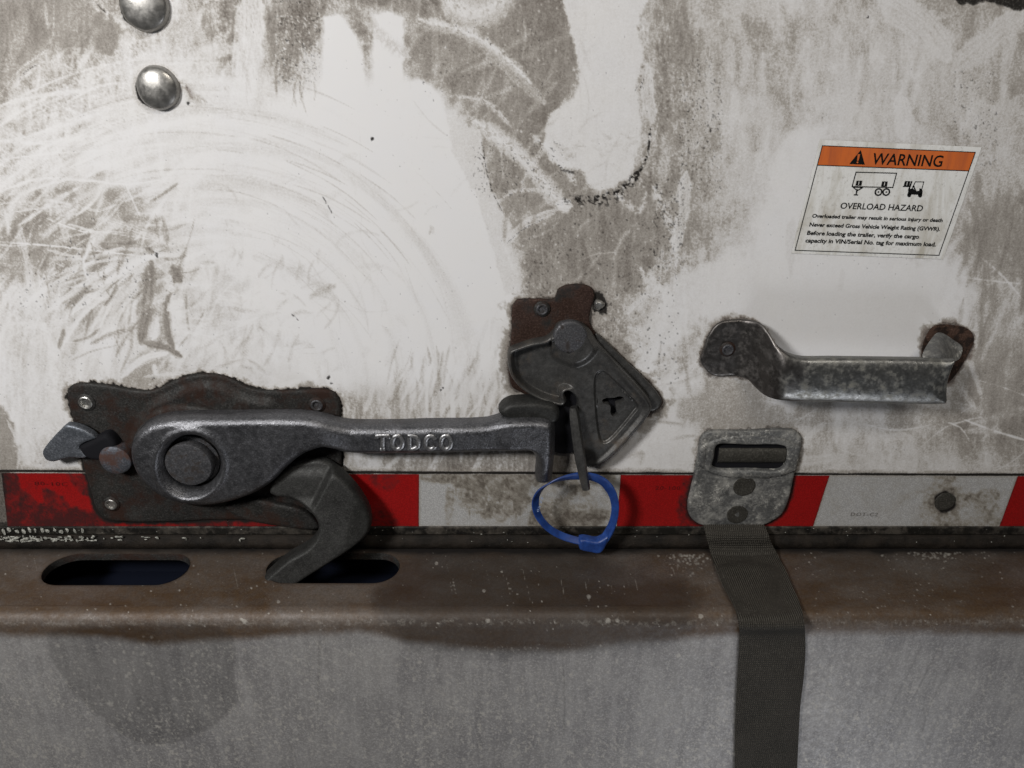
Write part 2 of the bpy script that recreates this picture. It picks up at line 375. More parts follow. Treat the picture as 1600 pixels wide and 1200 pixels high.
wx = k.N.new('ShaderNodeTexWave'); wx.inputs['Scale'].default_value = 190; wx.bands_direction = 'X'; k.L(k.co, wx.inputs[0])
wgt = k.math('MULTIPLY', wv.outputs[1], wx.outputs[1])
c = k.mix(k.rng(k.noise(30, 5), .3, .7), (0.019, 0.017, 0.0135), (0.037, 0.033, 0.027)); c = k.mix(k.rng(wgt, 0, 1, 0, 0.75), c, (0.125, 0.115, 0.095)); c = k.mix(k.rng(k.noise(620, 4, .85), .52, .75, 0, .6), c, (0.14, 0.13, 0.11))
k.bump(wgt, 1.0, 0.0014); M_STRAP = k.set(c, 0.75, 0.0, 0.25)
k = M('blue_plastic_seal'); c = k.mix(k.rng(k.noise(150, 4), .35, .7), (0.009, 0.032, 0.15), (0.018, 0.065, 0.27)); c = k.mix(k.rng(k.noise(900, 4, .8), .62, .75, 0, .5), c, (0.10, 0.16, 0.34)); M_BLUE = k.set(c, 0.42, 0.0, 0.45)
k = M('seal_print'); M_SPRINT = k.set((0.28, 0.36, 0.55), 0.5, 0.0)
k = M('sticker_vinyl'); st = k.noise(1.0, 5, .7, k.scaled((60, 60, 18)), 0.6); c = k.mix(k.rng(st, .46, .70, 0, .8), (0.70, 0.70, 0.68), (0.40, 0.37, 0.30)); c = k.mix(k.rng(k.noise(420, 5, .8), .54, .70, 0, .6), c, (0.30, 0.28, 0.25)); M_STICK = k.set(c, 0.45, 0.0, 0.2)
k = M('sticker_orange'); st = k.noise(1.0, 5, .7, k.scaled((110, 110, 18)), 0.4); c = k.mix(k.rng(st, .45, .72, 0, .75), (0.56, 0.135, 0.032), (0.33, 0.085, 0.038)); M_ORANGE = k.set(c, 0.45, 0.0, 0.2)
k = M('black_print'); M_PRINT = k.set((0.008, 0.008, 0.008), 0.6, 0.0, 0.05)
k = M('faint_tape_print'); M_FAINT = k.set((0.16, 0.15, 0.14), 0.5, 0.0)
k = M('dark_red_tape_print'); M_REDPR = k.set((0.11, 0.008, 0.008), 0.5, 0.0)

# ------------------------------------------------------------------ mask painter
class Canvas:
    def __init__(s, px, py, base=0.0):
        s.x = px.ravel(); s.y = py.ravel(); n = s.x.size
        s.g = np.full(n, float(base)); s.k = np.zeros(n); s.r = np.zeros(n)
    def box(s, x0, y0, x1, y1): return np.nonzero((s.x > x0) & (s.x < x1) & (s.y > y0) & (s.y < y1))[0]
    def stroke(s, pts, w, val, a=0.9, soft=0.35, streak=0.62, ch='g', seed=None, taper=True, freq=0.6, dry=0.0):
        P = catmull(pts, 9, False) if len(pts) > 2 else np.asarray(pts, float)
        seed = random.randrange(1000) if seed is None else seed
        m = w/2+4; I = s.box(P[:, 0].min()-m, P[:, 1].min()-m, P[:, 0].max()+m, P[:, 1].max()+m)
        if not len(I): return
        x = s.x[I]; y = s.y[I]; best = np.full(len(I), 1e9); sv = np.zeros(len(I)); side = np.zeros(len(I)); acc = 0
        for i in range(len(P)-1):
            ax, ay = P[i]; ex, ey = P[i+1]-P[i]; L = math.hypot(ex, ey)+1e-9
            t = np.clip(((x-ax)*ex+(y-ay)*ey)/L**2, 0, 1); dx = x-ax-t*ex; dy = y-ay-t*ey; d = np.hypot(dx, dy); u = d < best
            best = np.where(u, d, best); sv = np.where(u, acc+t*L, sv); side = np.where(u, (ex*dy-ey*dx)/L, side); acc += L
        nz = Noise(seed); hw = w/2*(1+0.35*(nz(sv*0.05, sv*0+3)-0.5))+0.12*w*(nz(sv*0.3, side*0.2+9)-0.5)
        if taper: hw = hw*np.clip(np.minimum(sv, acc-sv)/(0.22*acc+1e-6)+0.35, 0, 1)
        e = sstep(0, 1, (hw-best)/(np.maximum(hw, 1)*soft+0.8)); br = nz(side*freq+5, sv*0.018+11)*0.6+nz(side*freq*2.6+50, sv*0.03)*0.4
        al = a*e*(1-streak*sstep(0.35, 0.8, br))
        if dry: al = al*sstep(dry-0.15, dry+0.15, nz(x*0.45, y*0.45)*0.6+nz(x*0.18+3, y*0.18)*0.4+0.1)
        A = getattr(s, ch); A[I] = A[I]*(1-al)+val*al
    def region(s, poly, val, a=1.0, soft=6, rough=6, ch='g', seed=None, smooth=True, nf=0.06):
        P = catmull(poly, 12) if smooth else np.asarray(poly, float); seed = random.randrange(1000) if seed is None else seed
        m = soft+rough*1.5; I = s.box(P[:, 0].min()-m, P[:, 1].min()-m, P[:, 0].max()+m, P[:, 1].max()+m)
        if not len(I): return
        x = s.x[I]; y = s.y[I]; d = sdf(x, y, P)+rough*2*(fbm(seed, x*nf, y*nf, 4, .6)-0.5)
        al = a*sstep(-soft, soft*0.4, d); A = getattr(s, ch); A[I] = A[I]*(1-al)+val*al
    def dots(s, n, box, r, val, ch='k', a=1.0, bias=None):
        order = None
        for _ in range(n):
            cx = random.uniform(box[0], box[2]); cy = random.uniform(box[1], box[3])
            s._q.append((cx, cy, random.uniform(*r), val, ch, a))
    _q = []
    def flush(s, shape, px2, py2):
        """splat queued specks on the structured grid"""
        H, Wd = shape
        for (cx, cy, r, val, ch, a) in s._q:
            j = int(np.searchsorted(py2, cy))
            if j < 2 or j > H-3: continue
            row = px2[j]; i = int(np.searchsorted(row, cx))
            if i < 4 or i > Wd-5: continue
            q = int(r/1.4)+2; js = slice(max(0, j-q), min(H, j+q+1)); iss = slice(max(0, i-q), min(Wd, i+q+1))
            X = s.x.reshape(shape)[js, iss]; Y = s.y.reshape(shape)[js, iss]; d = np.hypot(X-cx, (Y-cy)*0.85)
            al = a*np.clip((r-d)/1.2+0.3, 0, 1); A = getattr(s, ch).reshape(shape); A[js, iss] = A[js, iss]*(1-al)+val*al
        s._q.clear()

def grid_obj(name, X, Y, Z, canvas, mat, parent=None, keep=None, label=None, sharp=False):
    H, Wd = X.shape; idx = np.arange(H*Wd).reshape(H, Wd)
    Q = np.stack([idx[:-1, :-1], idx[:-1, 1:], idx[1:, 1:], idx[1:, :-1]], -1).reshape(-1, 4)
    if keep is not None: Q = Q[keep.ravel()]
    V = np.stack([X.ravel(), Y.ravel(), Z.ravel()], 1)
    if parent is not None: V = V-np.array(world_loc(parent))
    me = bpy.data.meshes.new(name); me.vertices.add(len(V)); me.vertices.foreach_set('co', V.ravel())
    me.loops.add(Q.size); me.loops.foreach_set('vertex_index', Q.ravel().astype(np.int32))
    me.polygons.add(len(Q)); me.polygons.foreach_set('loop_start', (np.arange(len(Q))*4).astype(np.int32))
    me.polygons.foreach_set('use_smooth', np.ones(len(Q), bool)); me.update(calc_edges=True)
    if canvas is not None:
        at = me.attributes.new('grime', 'FLOAT_COLOR', 'POINT'); c = np.ones((len(V), 4)); c[:, 0] = canvas.g; c[:, 1] = canvas.k; c[:, 2] = canvas.r  # on the bumper the blue channel also holds painted shade
        at.data.foreach_set('color', c.ravel())
    me.materials.append(mat); o = bpy.data.objects.new(name, me); COL.objects.link(o)
    if parent is not None: o.parent = parent
    if label: o['label'] = label
    return o

def box_obj(name, x0, x1, h0, h1, z0, z1, mat, parent, label=None, bev=0.0):
    import bmesh
    bm = bmesh.new(); bmesh.ops.create_cube(bm, size=1)
    for v in bm.verts: v.co = Vector(((x0+x1)/2+v.co.x*(x1-x0), -((h0+h1)/2-v.co.y*(h1-h0)), (z0+z1)/2+v.co.z*(z1-z0)))
    if bev: bmesh.ops.bevel(bm, geom=bm.edges[:], offset=bev, segments=3, affect='EDGES', profile=0.5)
    V = [tuple(v.co) for v in bm.verts]; F = [tuple(v.index for v in f.verts) for f in bm.faces]; bm.verts.index_update(); F = [tuple(v.index for v in f.verts) for f in bm.faces]
    bm.free(); return link(name, V, F, mat, parent, label, 40)

# ------------------------------------------------------------------ outlines used for geometry and for grime
PLATE = [(106, 612), (112, 602), (126, 598), (167, 600), (205, 607), (235, 609), (253, 604), (275, 593), (303, 585), (333, 583), (360, 589), (385, 602), (410, 608),
         (470, 608), (508, 607), (523, 612), (531, 625), (533, 660), (534, 720), (530, 765), (500, 800), (440, 812), (380, 812), (330, 812), (265, 815), (197, 815), (167, 811), (152, 798),
         (143, 770), (131, 728), (118, 668)]
HASPB = [(801, 478), (808, 468), (840, 466), (866, 465), (873, 450), (898, 443), (922, 448), (929, 460), (923, 484), (922, 506), (960, 548), (1036, 628), (1020, 645), (985, 668),
         (930, 690), (880, 640), (813, 613), (800, 604), (794, 570), (799, 520)]
HAND_L = [(1094, 563), (1106, 524), (1122, 505), (1147, 499), (1178, 502), (1200, 520), (1195, 590), (1165, 592), (1147, 587), (1118, 588), (1104, 579)]
HAND_R = [(1440, 556), (1447, 524), (1460, 509), (1490, 508), (1514, 515), (1522, 530), (1512, 556), (1492, 588), (1478, 600), (1450, 590)]
BRACK = [(1095, 681), (1104, 673), (1160, 671), (1226, 669), (1243, 673), (1252, 684), (1251, 698), (1241, 742), (1231, 784), (1221, 804), (1203, 816), (1188, 822), (1096, 820), (1078, 806), (1074, 790),
         (1083, 745), (1090, 708)]

# ------------------------------------------------------------------ the door
zt = float(W(800, 0, 0)[1])+0.02
z_tape_t = float(W(800, 738, 0)[1]); z_tape_b = float(W(800, 822, 0)[1])
z_rail_b = float(W(800, 835, 0.002)[1]); z_ledge = float(W(800, 857, 0.004)[1])
HW = 0.55; SP = 0.00084
door = root('roll_up_door', 'grimy white trailer door smeared with hand wipes, filling the upper two thirds', 'door', (0, 0, z_ledge))
xs = np.arange(-HW, HW, SP); zs = np.arange(zt, z_rail_b-0.002, -SP)
X, Z = np.meshgrid(xs, zs); PXg, PYg = PX(X, np.zeros_like(X), Z)
cv = Canvas(PXg, PYg)
xx, yy = cv.x, cv.y
coarse = np.array([
 [.55, .42, .25, .55, .75, .55, .80, .60, .90, .20, .62, .42, .34, .42, .42, .60],
 [.35, .22, .14, .25, .60, .20, .62, .70, .85, .20, .60, .40, .34, .34, .36, .44],
 [.28, .16, .10, .10, .08, .02, .10, .62, .70, .25, .58, .40, .35, .32, .42, .50],
 [.45, .34, .22, .10, .04, .02, .04, .40, .72, .55, .64, .32, .22, .12, .24, .62],
 [.55, .62, .34, .12, .06, .02, .04, .12, .66, .78, .62, .24, .10, .10, .20, .55],
 [.22, .40, .50, .16, .10, .04, .03, .05, .60, .70, .52, .16, .05, .05, .10, .38],
 [.08, .12, .36, .25, .16, .10, .12, .30, .72, .70, .40, .12, .02, .02, .10, .60],
 [.06, .08, .20, .20, .30, .32, .36, .55, .75, .42, .10, .42, .50, .36, .44, .70],
 [.25, .10, .20, .30, .30, .32, .48, .62, .68, .22, .15, .38, .30, .16, .22, .42],
 [.25, .10, .20, .30, .30, .32, .48, .65, .68, .22, .15, .38, .30, .16, .22, .42]])
wx = xx+60*(fbm(1, xx/90, yy/90)-0.5)+22*(fbm(3, xx/22, yy/22)-0.5); wy = yy+110*(fbm(2, xx/80, yy/110)-0.5)
u = np.clip((wx-50)/100, 0, 14.999); v = np.clip((wy-40)/88, 0, 8.999); ui = u.astype(int); vi = v.astype(int); fu = u-ui; fv = v-vi
fu = fu*fu*(3-2*fu); fv = fv*fv*(3-2*fv)
cv.g = (coarse[vi, ui]*(1-fu)+coarse[vi, ui+1]*fu)*(1-fv)+(coarse[vi+1, ui]*(1-fu)+coarse[vi+1, ui+1]*fu)*fv
tex = fbm(20, xx/28, yy/45, 5, .6)-0.5
cv.g = cv.g+tex*np.clip(cv.g*2.2, 0.04, 0.75); cv.g = np.clip(cv.g, 0, 1)

def rs(n, x0, y0, x1, y1, ang, dang, ln, w, val, **kw):
    """a loose family of wipes"""
    for _ in range(n):
        cx = random.uniform(x0, x1); cy = random.uniform(y0, y1); a = math.radians(ang+random.uniform(-dang, dang)); L = random.uniform(*ln)/2
        b = random.uniform(-.25, .25)*L; dx, dy = math.cos(a), -math.sin(a)
        cv.stroke([(cx-dx*L, cy-dy*L), (cx-dy*b, cy+dx*b), (cx+dx*L, cy+dy*L)], random.uniform(*w), random.uniform(*val), **kw)
def arcs(n, cx, cy, r, a0, a1, span, w, val, **kw):
    for _ in range(n):
        R = random.uniform(*r); a = random.uniform(a0, a1); s = random.uniform(*span); ox = random.uniform(-25, 25); oy = random.uniform(-25, 25)
        cv.stroke([(cx+ox+R*math.cos(math.radians(a+s*t)), cy+oy-R*math.sin(math.radians(a+s*t))) for t in (-.5, -.17, .17, .5)], random.uniform(*w), random.uniform(*val), **kw)

mo = fbm(101, xx/3.2, yy/3.6, 3, .75); mv = fbm(102, xx/4.0, yy/30, 4, .65); ml = fbm(103, xx/16, yy/22, 4, .7)
zone = sstep(.40, .60, fbm(104, xx/70, yy/90, 3)); zr = 1-.55*sstep(1020, 1150, xx)
def mottle(k_):
    cv.g = np.clip(cv.g+k_*zr*cv.g*(1.15-cv.g)*(1.7*(mo-.5)*(.25+zone)+1.5*(mv-.5)+1.3*(ml-.5)), 0, 1)
mottle(1.0)
cv.g *= 1-.42*sstep(1040, 1160, xx)*sstep(640, 560, yy)*sstep(.38, .62, fbm(131, xx/120, yy/95, 4, .6))
# right-hand side: vertical, soft, dabbed
rs(46, 1030, -20, 1600, 330, 88, 14, (60, 170), (14, 44), (.10, .40), a=.62, soft=.9, streak=.4)
rs(26, 1100, 0, 1600, 300, 86, 16, (40, 130), (12, 34), (.45, .7), a=.38, soft=1.0, streak=.3)
rs(24, 1040, 560, 1600, 735, 60, 70, (40, 120), (8, 26), (.05, .3), a=.7, soft=.6, streak=.5)
rs(14, 1180, 600, 1600, 735, 10, 30, (40, 130), (2, 4), (.05, .15), a=.8, soft=.5, streak=.2)
rs(20, 1500, 300, 1600, 640, 80, 20, (60, 160), (10, 30), (.45, .7), a=.5, soft=.8)
# grime core in the middle
cv.region([(640, 10), (720, 60), (800, 20), (890, 0), (900, 110), (860, 190), (850, 250), (900, 290), (940, 310), (1000, 300), (1020, 380), (960, 440), (830, 430), (800, 370), (740, 240), (640, 120)], .78, .6, 26, 26)
rs(44, 620, 10, 880, 330, 40, 60, (40, 130), (5, 20), (.15, .5), a=.6, soft=.8, streak=.6)
rs(44, 820, 290, 1060, 560, 60, 60, (30, 90), (4, 15), (.15, .6), a=.6, soft=.8, streak=.6)
rs(14, 950, 20, 1080, 300, 80, 20, (50, 130), (8, 22), (.3, .55), a=.6, soft=.8)
# big wiped field
BIG = [(400, 60), (420, 150), (505, 160), (507, 28), (530, 25), (553, 50), (566, 90), (570, 150), (586, 155), (583, 24), (605, 19), (630, 28), (629, 128), (655, 127), (678, 138), (690, 158), (702, 200), (712, 245),
       (745, 300), (775, 350), (797, 425), (806, 450), (788, 470), (772, 520), (770, 600), (700, 610), (640, 600), (520, 598), (420, 585), (330, 572), (272, 560), (266, 500), (290, 450), (330, 420), (310, 330), (300, 250), (340, 190), (380, 150)]
cv.region([(330, 120), (420, 150), (500, 110), (560, 130), (660, 150), (700, 240), (780, 400), (790, 520), (760, 620), (520, 600), (300, 570), (190, 520), (210, 400), (150, 260), (200, 160)], .10, .75, 50, 40)
cv.region(BIG, 0.02, .6, 22, 20, nf=.06, smooth=False)
cv.region([(507, 28), (530, 25), (553, 50), (566, 90), (570, 150), (586, 155), (583, 24), (605, 19), (630, 28), (629, 128), (655, 127), (678, 138), (690, 158), (702, 200), (712, 245),
       (745, 300), (775, 350), (797, 425), (806, 450), (788, 470), (760, 500), (700, 470), (600, 420), (520, 330), (470, 250), (480, 180), (505, 160)], 0.0, .95, 5, 4, nf=.1, smooth=False)
cv.region([(520, 130), (700, 180), (760, 330), (795, 460), (770, 580), (650, 600), (540, 560), (440, 470), (400, 330), (420, 200)], .01, .8, 40, 30, nf=.03)
cv.region([(700, 185), (752, 205), (756, 262), (772, 315), (800, 352), (786, 384), (812, 455), (790, 460), (745, 305), (708, 240)], .14, .9, 3, 4, nf=.12, smooth=False)
# long clean wipes
for a in [([(393, -15), (390, 70), (378, 165)], 50, .06), ([(1012, 102), (1012, 150), (1020, 190)], 24, .10), ([(120, 112), (145, 70), (168, 18)], 15, .12), ([(12, 110), (24, 75), (42, 38)], 18, .2),
          ([(655, 40), (730, 52), (800, 112), (850, 160)], 26, .42), ([(745, 190), (815, 245), (880, 330)], 34, .36), ([(786, 384), (818, 352), (870, 328)], 17, .12), ([(870, 318), (893, 322)], 22, .03),
          ([(855, 225), (830, 260), (815, 300)], 14, .3), ([(300, 30), (330, 90), (345, 120)], 18, .3), ([(262, 50), (300, 30), (310, 70)], 14, .35), ([(40, 120), (62, 98), (72, 97)], 8, .05),
          ([(0, 165), (60, 150), (150, 140)], 10, .08), ([(1072, 270), (1065, 330), (1055, 390)], 28, .12), ([(1405, 150), (1412, 185), (1408, 215)], 34, .1), ([(1270, 160), (1300, 165), (1340, 170)], 30, .16),
          ([(1380, 0), (1440, 40), (1480, 90)], 60, .15), ([(1600, 20), (1550, 60), (1490, 110)], 46, .2), ([(1595, 150), (1540, 220), (1500, 330)], 30, .3), ([(240, 400), (190, 440), (120, 490)], 12, .06)]:
    cv.stroke(a[0], a[1], a[2], a=.92, soft=.3, streak=.35)
cv.region([(735, -20), (690, 0), (700, 28), (745, 40), (790, 25), (800, -20)], .3, .85, 10, 8)
DROP = [(883, -10), (890, 40), (903, 100), (905, 130), (898, 152), (868, 172), (852, 200), (856, 240), (878, 262), (906, 262), (925, 292), (950, 292), (976, 280), (992, 252), (1001, 190), (994, 140), (1004, 80), (995, 40), (1012, -10)]
cv.region(DROP, .07, .95, 4, 6, nf=.12)
rs(12, 870, 60, 980, 270, 70, 40, (40, 90), (3, 8), (.15, .3), a=.4, soft=.6)
# left: swept arcs of the wiping hand, thin dirt lines between
arcs(40, 300, 640, (300, 520), 60, 160, (14, 46), (8, 26), (.0, .10), a=.6, soft=.8, streak=.6)
arcs(50, 300, 640, (300, 540), 60, 165, (10, 40), (3, 10), (.0, .10), a=.75, soft=.5, streak=.45)
arcs(70, 300, 650, (280, 540), 40, 160, (6, 30), (2, 5), (.35, .65), a=.45, soft=.6, streak=.75, freq=.8)
arcs(26, 330, 660, (300, 520), 60, 150, (8, 26), (2, 6), (.4, .7), a=.4, soft=.6, streak=.7)
arcs(16, 330, 520, (130, 330), 10, 120, (12, 40), (3, 8), (.25, .45), a=.25, soft=.8, streak=.6)
rs(16, 0, -10, 480, 120, 60, 45, (50, 150), (6, 20), (.05, .3), a=.7, soft=.6, streak=.5)
rs(30, 0, 120, 330, 560, 40, 70, (30, 120), (2, 7), (0, .2), a=.6, soft=.5, streak=.4)
# brown film lower left, wiped in fans
cv.stroke([(0, 400), (35, 430), (60, 520), (50, 620)], 60, .05, a=.8, soft=.9, streak=.4)
cv.region([(0, 330), (80, 300), (170, 290), (250, 350), (260, 420), (230, 520), (130, 470), (60, 440), (0, 430)], .68, .6, 22, 26)
cv.region([(0, -10), (130, -10), (150, 60), (60, 90), (20, 120), (0, 130)], .7, .55, 18, 20)
for q in range(46):
    a = math.radians(random.uniform(188, 268)); L0 = random.uniform(0, 70); L1 = L0+random.uniform(60, 160); sx, sy = 238+random.uniform(-12, 12), 402+random.uniform(-14, 14); bb = random.uniform(-14, 14)
    p = lambda t, o=0: (sx+math.cos(a)*t+o*math.sin(a), sy-math.sin(a)*t+o*math.cos(a))
    cv.stroke([p(L0), p((L0+L1)/2, bb), p(L1)], random.uniform(3, 9), random.uniform(0, .15), a=.75, soft=.4, streak=.4)
rs(26, 0, 300, 260, 480, 30, 50, (50, 170), (2, 7), (0, .15), a=.75, soft=.4, streak=.35)
rs(18, 0, 80, 200, 300, 25, 25, (50, 160), (3, 9), (0, .15), a=.6, soft=.5, streak=.35)
for p in ([(0, 378), (90, 385), (235, 402)], [(70, 340), (130, 362), (152, 362)], [(150, 285), (200, 288), (250, 281)], [(195, 285), (215, 330), (219, 338)], [(0, 250), (80, 240), (200, 233)]):
    cv.stroke(p, 4, 0, a=.95, soft=.4, streak=.2)
for p, w_, v_ in (([(100, 485), (140, 448), (185, 420)], 12, .8), ([(92, 545), (100, 515)], 12, .9), ([(130, 540), (145, 470)], 7, .75), ([(178, 545), (192, 488)], 9, .8), ([(20, 395), (60, 400), (80, 430)], 14, .7), ([(110, 300), (130, 330), (120, 360)], 22, .75),
                 ([(160, 300), (190, 320), (200, 350)], 26, .7), ([(60, 400), (120, 405), (180, 400)], 10, .65), ([(40, 330), (70, 310), (110, 292)], 8, .6), ([(205, 350), (240, 362), (290, 350)], 12, .55), ([(230, 345), (265, 350)], 10, .5)):
    cv.stroke(p, w_, v_, a=.75, soft=.7, streak=.5)
for p, w_ in (([(265, 396), (225, 405), (170, 440), (100, 500)], 15), ([(232, 410), (172, 455), (122, 500), (96, 545)], 12), ([(215, 420), (180, 460), (150, 530)], 8), ([(212, 436), (200, 480), (196, 545)], 6), ([(172, 460), (142, 520), (136, 560)], 7),
              ([(190, 410), (120, 450), (60, 500)], 11), ([(150, 405), (90, 440), (30, 480)], 9), ([(216, 430), (206, 500), (210, 542)], 5), ([(30, 352), (75, 320), (125, 292)], 10), ([(120, 336), (150, 310), (160, 285)], 8), ([(20, 332), (100, 322), (112, 326)], 5),
              ([(0, 300), (60, 280), (170, 285)], 7), ([(0, 340), (40, 300), (110, 280)], 10), ([(200, 300), (170, 340), (120, 370)], 5), ([(105, 350), (150, 362)], 6), ([(150, 372), (130, 410), (140, 440)], 7), ([(75, 480), (60, 430), (70, 400)], 6), ([(250, 395), (300, 402), (330, 380)], 12)):
    cv.stroke(p, w_, .02, a=.92, soft=.45, streak=.45, freq=.7)
cv.stroke([(236, 412), (230, 470), (222, 535)], 34, .62, a=.85, soft=.3, streak=.5)
cv.stroke([(272, 416), (280, 440), (262, 452)], 26, .66, a=.8, soft=.3); cv.stroke([(262, 448), (270, 450)], 16, .08, a=.9, streak=.1, taper=False)
cv.stroke([(244, 495), (238, 530)], 20, .28, a=.8, streak=.4, taper=False)
cv.stroke([(256, 470), (258, 520), (266, 560)], 18, .72, a=.7, soft=.5); cv.stroke([(225, 535), (262, 545), (285, 560)], 16, .7, a=.7)
cv.region([(215, 560), (245, 548), (265, 575), (300, 585), (290, 605), (190, 598)], .6, .75, 8, 8); cv.stroke([(240, 568), (243, 585)], 10, .05, a=.9)
for q in range(9): cv.region([(285+q*11+random.uniform(-6, 6)+12*math.cos(t), 460+random.uniform(-30, 60)+16*math.sin(t)) for t in (0, 1.5, 3, 4.6)], random.uniform(.15, .4), .5, 8, 8)
for q in range(60):    # swirls left by the rag
    cx = random.uniform(270, 640); cy = random.uniform(260, 590); R0 = random.uniform(14, 60); a0 = random.uniform(0, 6.3); sp_ = random.uniform(.6, 2.2)
    cv.stroke([(cx+R0*math.cos(a0+sp_*t), cy+.8*R0*math.sin(a0+sp_*t)) for t in (0, .33, .66, 1)], random.uniform(5, 20), random.choice((0, 0, .3, .42)), a=.38, soft=1.1, streak=.7, freq=.5)
rs(44, 290, 380, 520, 590, 60, 60, (12, 50), (3, 12), (.3, .6), a=.34, soft=.9, streak=.7)
rs(50, 250, 430, 460, 600, 40, 60, (16, 60), (4, 14), (0, .05), a=.6, soft=.7, streak=.5)
for q in range(26):    # faint finger marks in the wiped field
    cx = random.uniform(310, 760); cy = random.uniform(180, 590); a = random.uniform(0, 3.1); L = random.uniform(10, 55); c = random.uniform(-.4, .4)*L
    cv.stroke([(cx-L*math.cos(a), cy-L*math.sin(a)), (cx+c*math.sin(a), cy-c*math.cos(a)), (cx+L*math.cos(a), cy+L*math.sin(a))], random.uniform(2, 7), random.uniform(.18, .5), a=.35, soft=.9, streak=.6)
arcs(16, 300, 700, (330, 470), 35, 85, (8, 26), (1.6, 4), (.3, .5), a=.35, soft=.8, streak=.6)
rs(10, 500, 100, 660, 500, 88, 4, (60, 220), (1.6, 3), (.15, .3), a=.3, soft=.8)
# lower wipes beside and under the lever
rs(26, 610, 560, 790, 735, 78, 22, (30, 100), (3, 10), (.45, .72), a=.6, soft=.6, streak=.5)
rs(22, 560, 600, 800, 735, 72, 25, (40, 110), (4, 14), (.0, .12), a=.8, soft=.5, streak=.4)
rs(14, 740, 520, 800, 640, 80, 14, (50, 130), (4, 10), (.0, .15), a=.75, soft=.4, streak=.4)
rs(30, 690, 705, 880, 735, 30, 40, (14, 46), (2, 6), (.55, .8), a=.6, soft=.6, streak=.4)
rs(8, 0, 560, 100, 740, 80, 20, (50, 130), (6, 16), (.25, .4), a=.25, soft=.8); cv.region([(-5, 640), (12, 650), (24, 690), (30, 735), (-5, 740)], .78, .8, 6, 10)
cv.stroke([(10, 655), (30, 700), (26, 735)], 7, .1, a=.8)
# right side clean fields
cv.region([(1232, 215), (1285, 205), (1260, 330), (1235, 400), (1190, 400), (1200, 300)], .03, .85, 14, 10)
cv.region([(1070, 430), (1150, 400), (1250, 400), (1440, 408), (1500, 420), (1480, 500), (1440, 545), (1210, 545), (1190, 500), (1110, 495), (1060, 520), (1030, 600), (1050, 660), (1010, 640), (990, 560), (1020, 480)], .04, .85, 22, 24)
cv.region([(1030, 600), (1090, 590), (1080, 680), (1070, 735), (960, 735), (975, 690), (1010, 660)], .1, .8, 12, 10)
cv.region([(970, 470), (1010, 460), (1010, 500), (975, 500)], .3, .6, 14, 10)
cv.region([(1310, 455), (1316, 420), (1316, 455)], .3, .2, 4, 4)
cv.region([(1040, 320), (1060, 315), (1060, 335), (1045, 345)], .7, .7, 3, 5)
cv.region([(1230, 350), (1240, 340), (1236, 440)], .3, .3, 3, 4)
cv.region([(1488, -10), (1500, 4), (1522, 8), (1540, 4), (1572, 10), (1610, 14), (1610, -20), (1488, -20)], .85, .9, 3, 6, ch='k')
cv.region([(1130, 590), (1190, 610), (1200, 640), (1240, 650), (1230, 690), (1120, 665), (1060, 650)], .55, .7, 14, 16)
cv.stroke([(1500, 432), (1560, 440), (1610, 445)], 4, .02, a=.8, streak=.1); cv.stroke([(1530, 400), (1565, 430), (1600, 470)], 5, .05, a=.8, streak=.2)
cv.stroke([(1505, 655), (1550, 672), (1610, 690)], 5, .02, a=.9, streak=.1); cv.stroke([(1480, 660), (1500, 668), (1515, 690)], 4, .05, a=.8)
rs(10, 1530, 380, 1600, 640, 80, 20, (60, 140), (10, 30), (.5, .8), a=.6, soft=.8)
for (cx, cy, rr_, v_) in ((358, 350, 12, .45), (425, 372, 14, .4), (455, 455, 20, .42), (330, 440, 20, .3), (385, 480, 22, .3), (300, 470, 16, .3), (395, 570, 18, .5), (350, 560, 16, .35), (520, 385, 18, .2), (430, 545, 24, .22), (600, 480, 16, .2), (560, 300, 20, .1), (675, 362, 7, .4), (370, 400, 14, .3), (300, 540, 20, .35)):
    for q in range(5):
        a_ = random.uniform(.5, 1.3)+(1.6 if v_ > .4 else .6); x0_ = cx+random.uniform(-.6, .6)*rr_; y0_ = cy+random.uniform(-.6, .6)*rr_; L_ = rr_*random.uniform(.5, 1.1)
        cv.stroke([(x0_-L_*math.cos(a_), y0_+L_*math.sin(a_)), (x0_+3, y0_-2), (x0_+L_*math.cos(a_), y0_-L_*math.sin(a_))], random.uniform(3, 9), v_, a=.5, soft=1.1, streak=.6, freq=.7)
rs(18, 430, 10, 500, 150, 88, 8, (30, 90), (3, 9), (.7, .95), a=.6, soft=.8, streak=.6, freq=.8)
rs(14, 366, -10, 420, 160, 88, 3, (80, 170), (2, 6), (0, .3), a=.6, soft=.6, streak=.5)
rs(22, 30, -10, 360, 110, 60, 50, (20, 70), (4, 14), (.02, .15), a=.6, soft=.8, streak=.5)
cv.region([(150, 25), (185, 40), (180, 75), (155, 80), (148, 50)], .8, .7, 8, 12); cv.region([(60, 40), (75, 55), (70, 75), (50, 70)], .8, .7, 8, 12); cv.stroke([(34, 124), (44, 130), (52, 138)], 14, .85, a=.8, soft=1, dry=.5)
for p, w_, v_ in (([(655, 30), (730, 50), (790, 90), (830, 130)], 24, .02), ([(735, 185), (810, 240), (870, 310), (885, 330)], 38, .02), ([(830, 210), (880, 255), (900, 290)], 22, .05), ([(700, 150), (760, 160), (800, 200)], 16, .1), ([(760, 330), (800, 300), (860, 300)], 14, .1),
                 ([(1020, 290), (1050, 360), (1055, 420)], 30, .05), ([(960, 300), (1000, 330), (1010, 300)], 18, .1), ([(1000, 420), (1040, 470), (1030, 520)], 40, .05), ([(560, 10), (600, 60), (640, 90)], 30, .3), ([(690, -5), (740, 20), (790, 0)], 40, .02)):
    cv.stroke(p, w_, v_, a=.9, soft=.9, streak=.3, dry=.50)
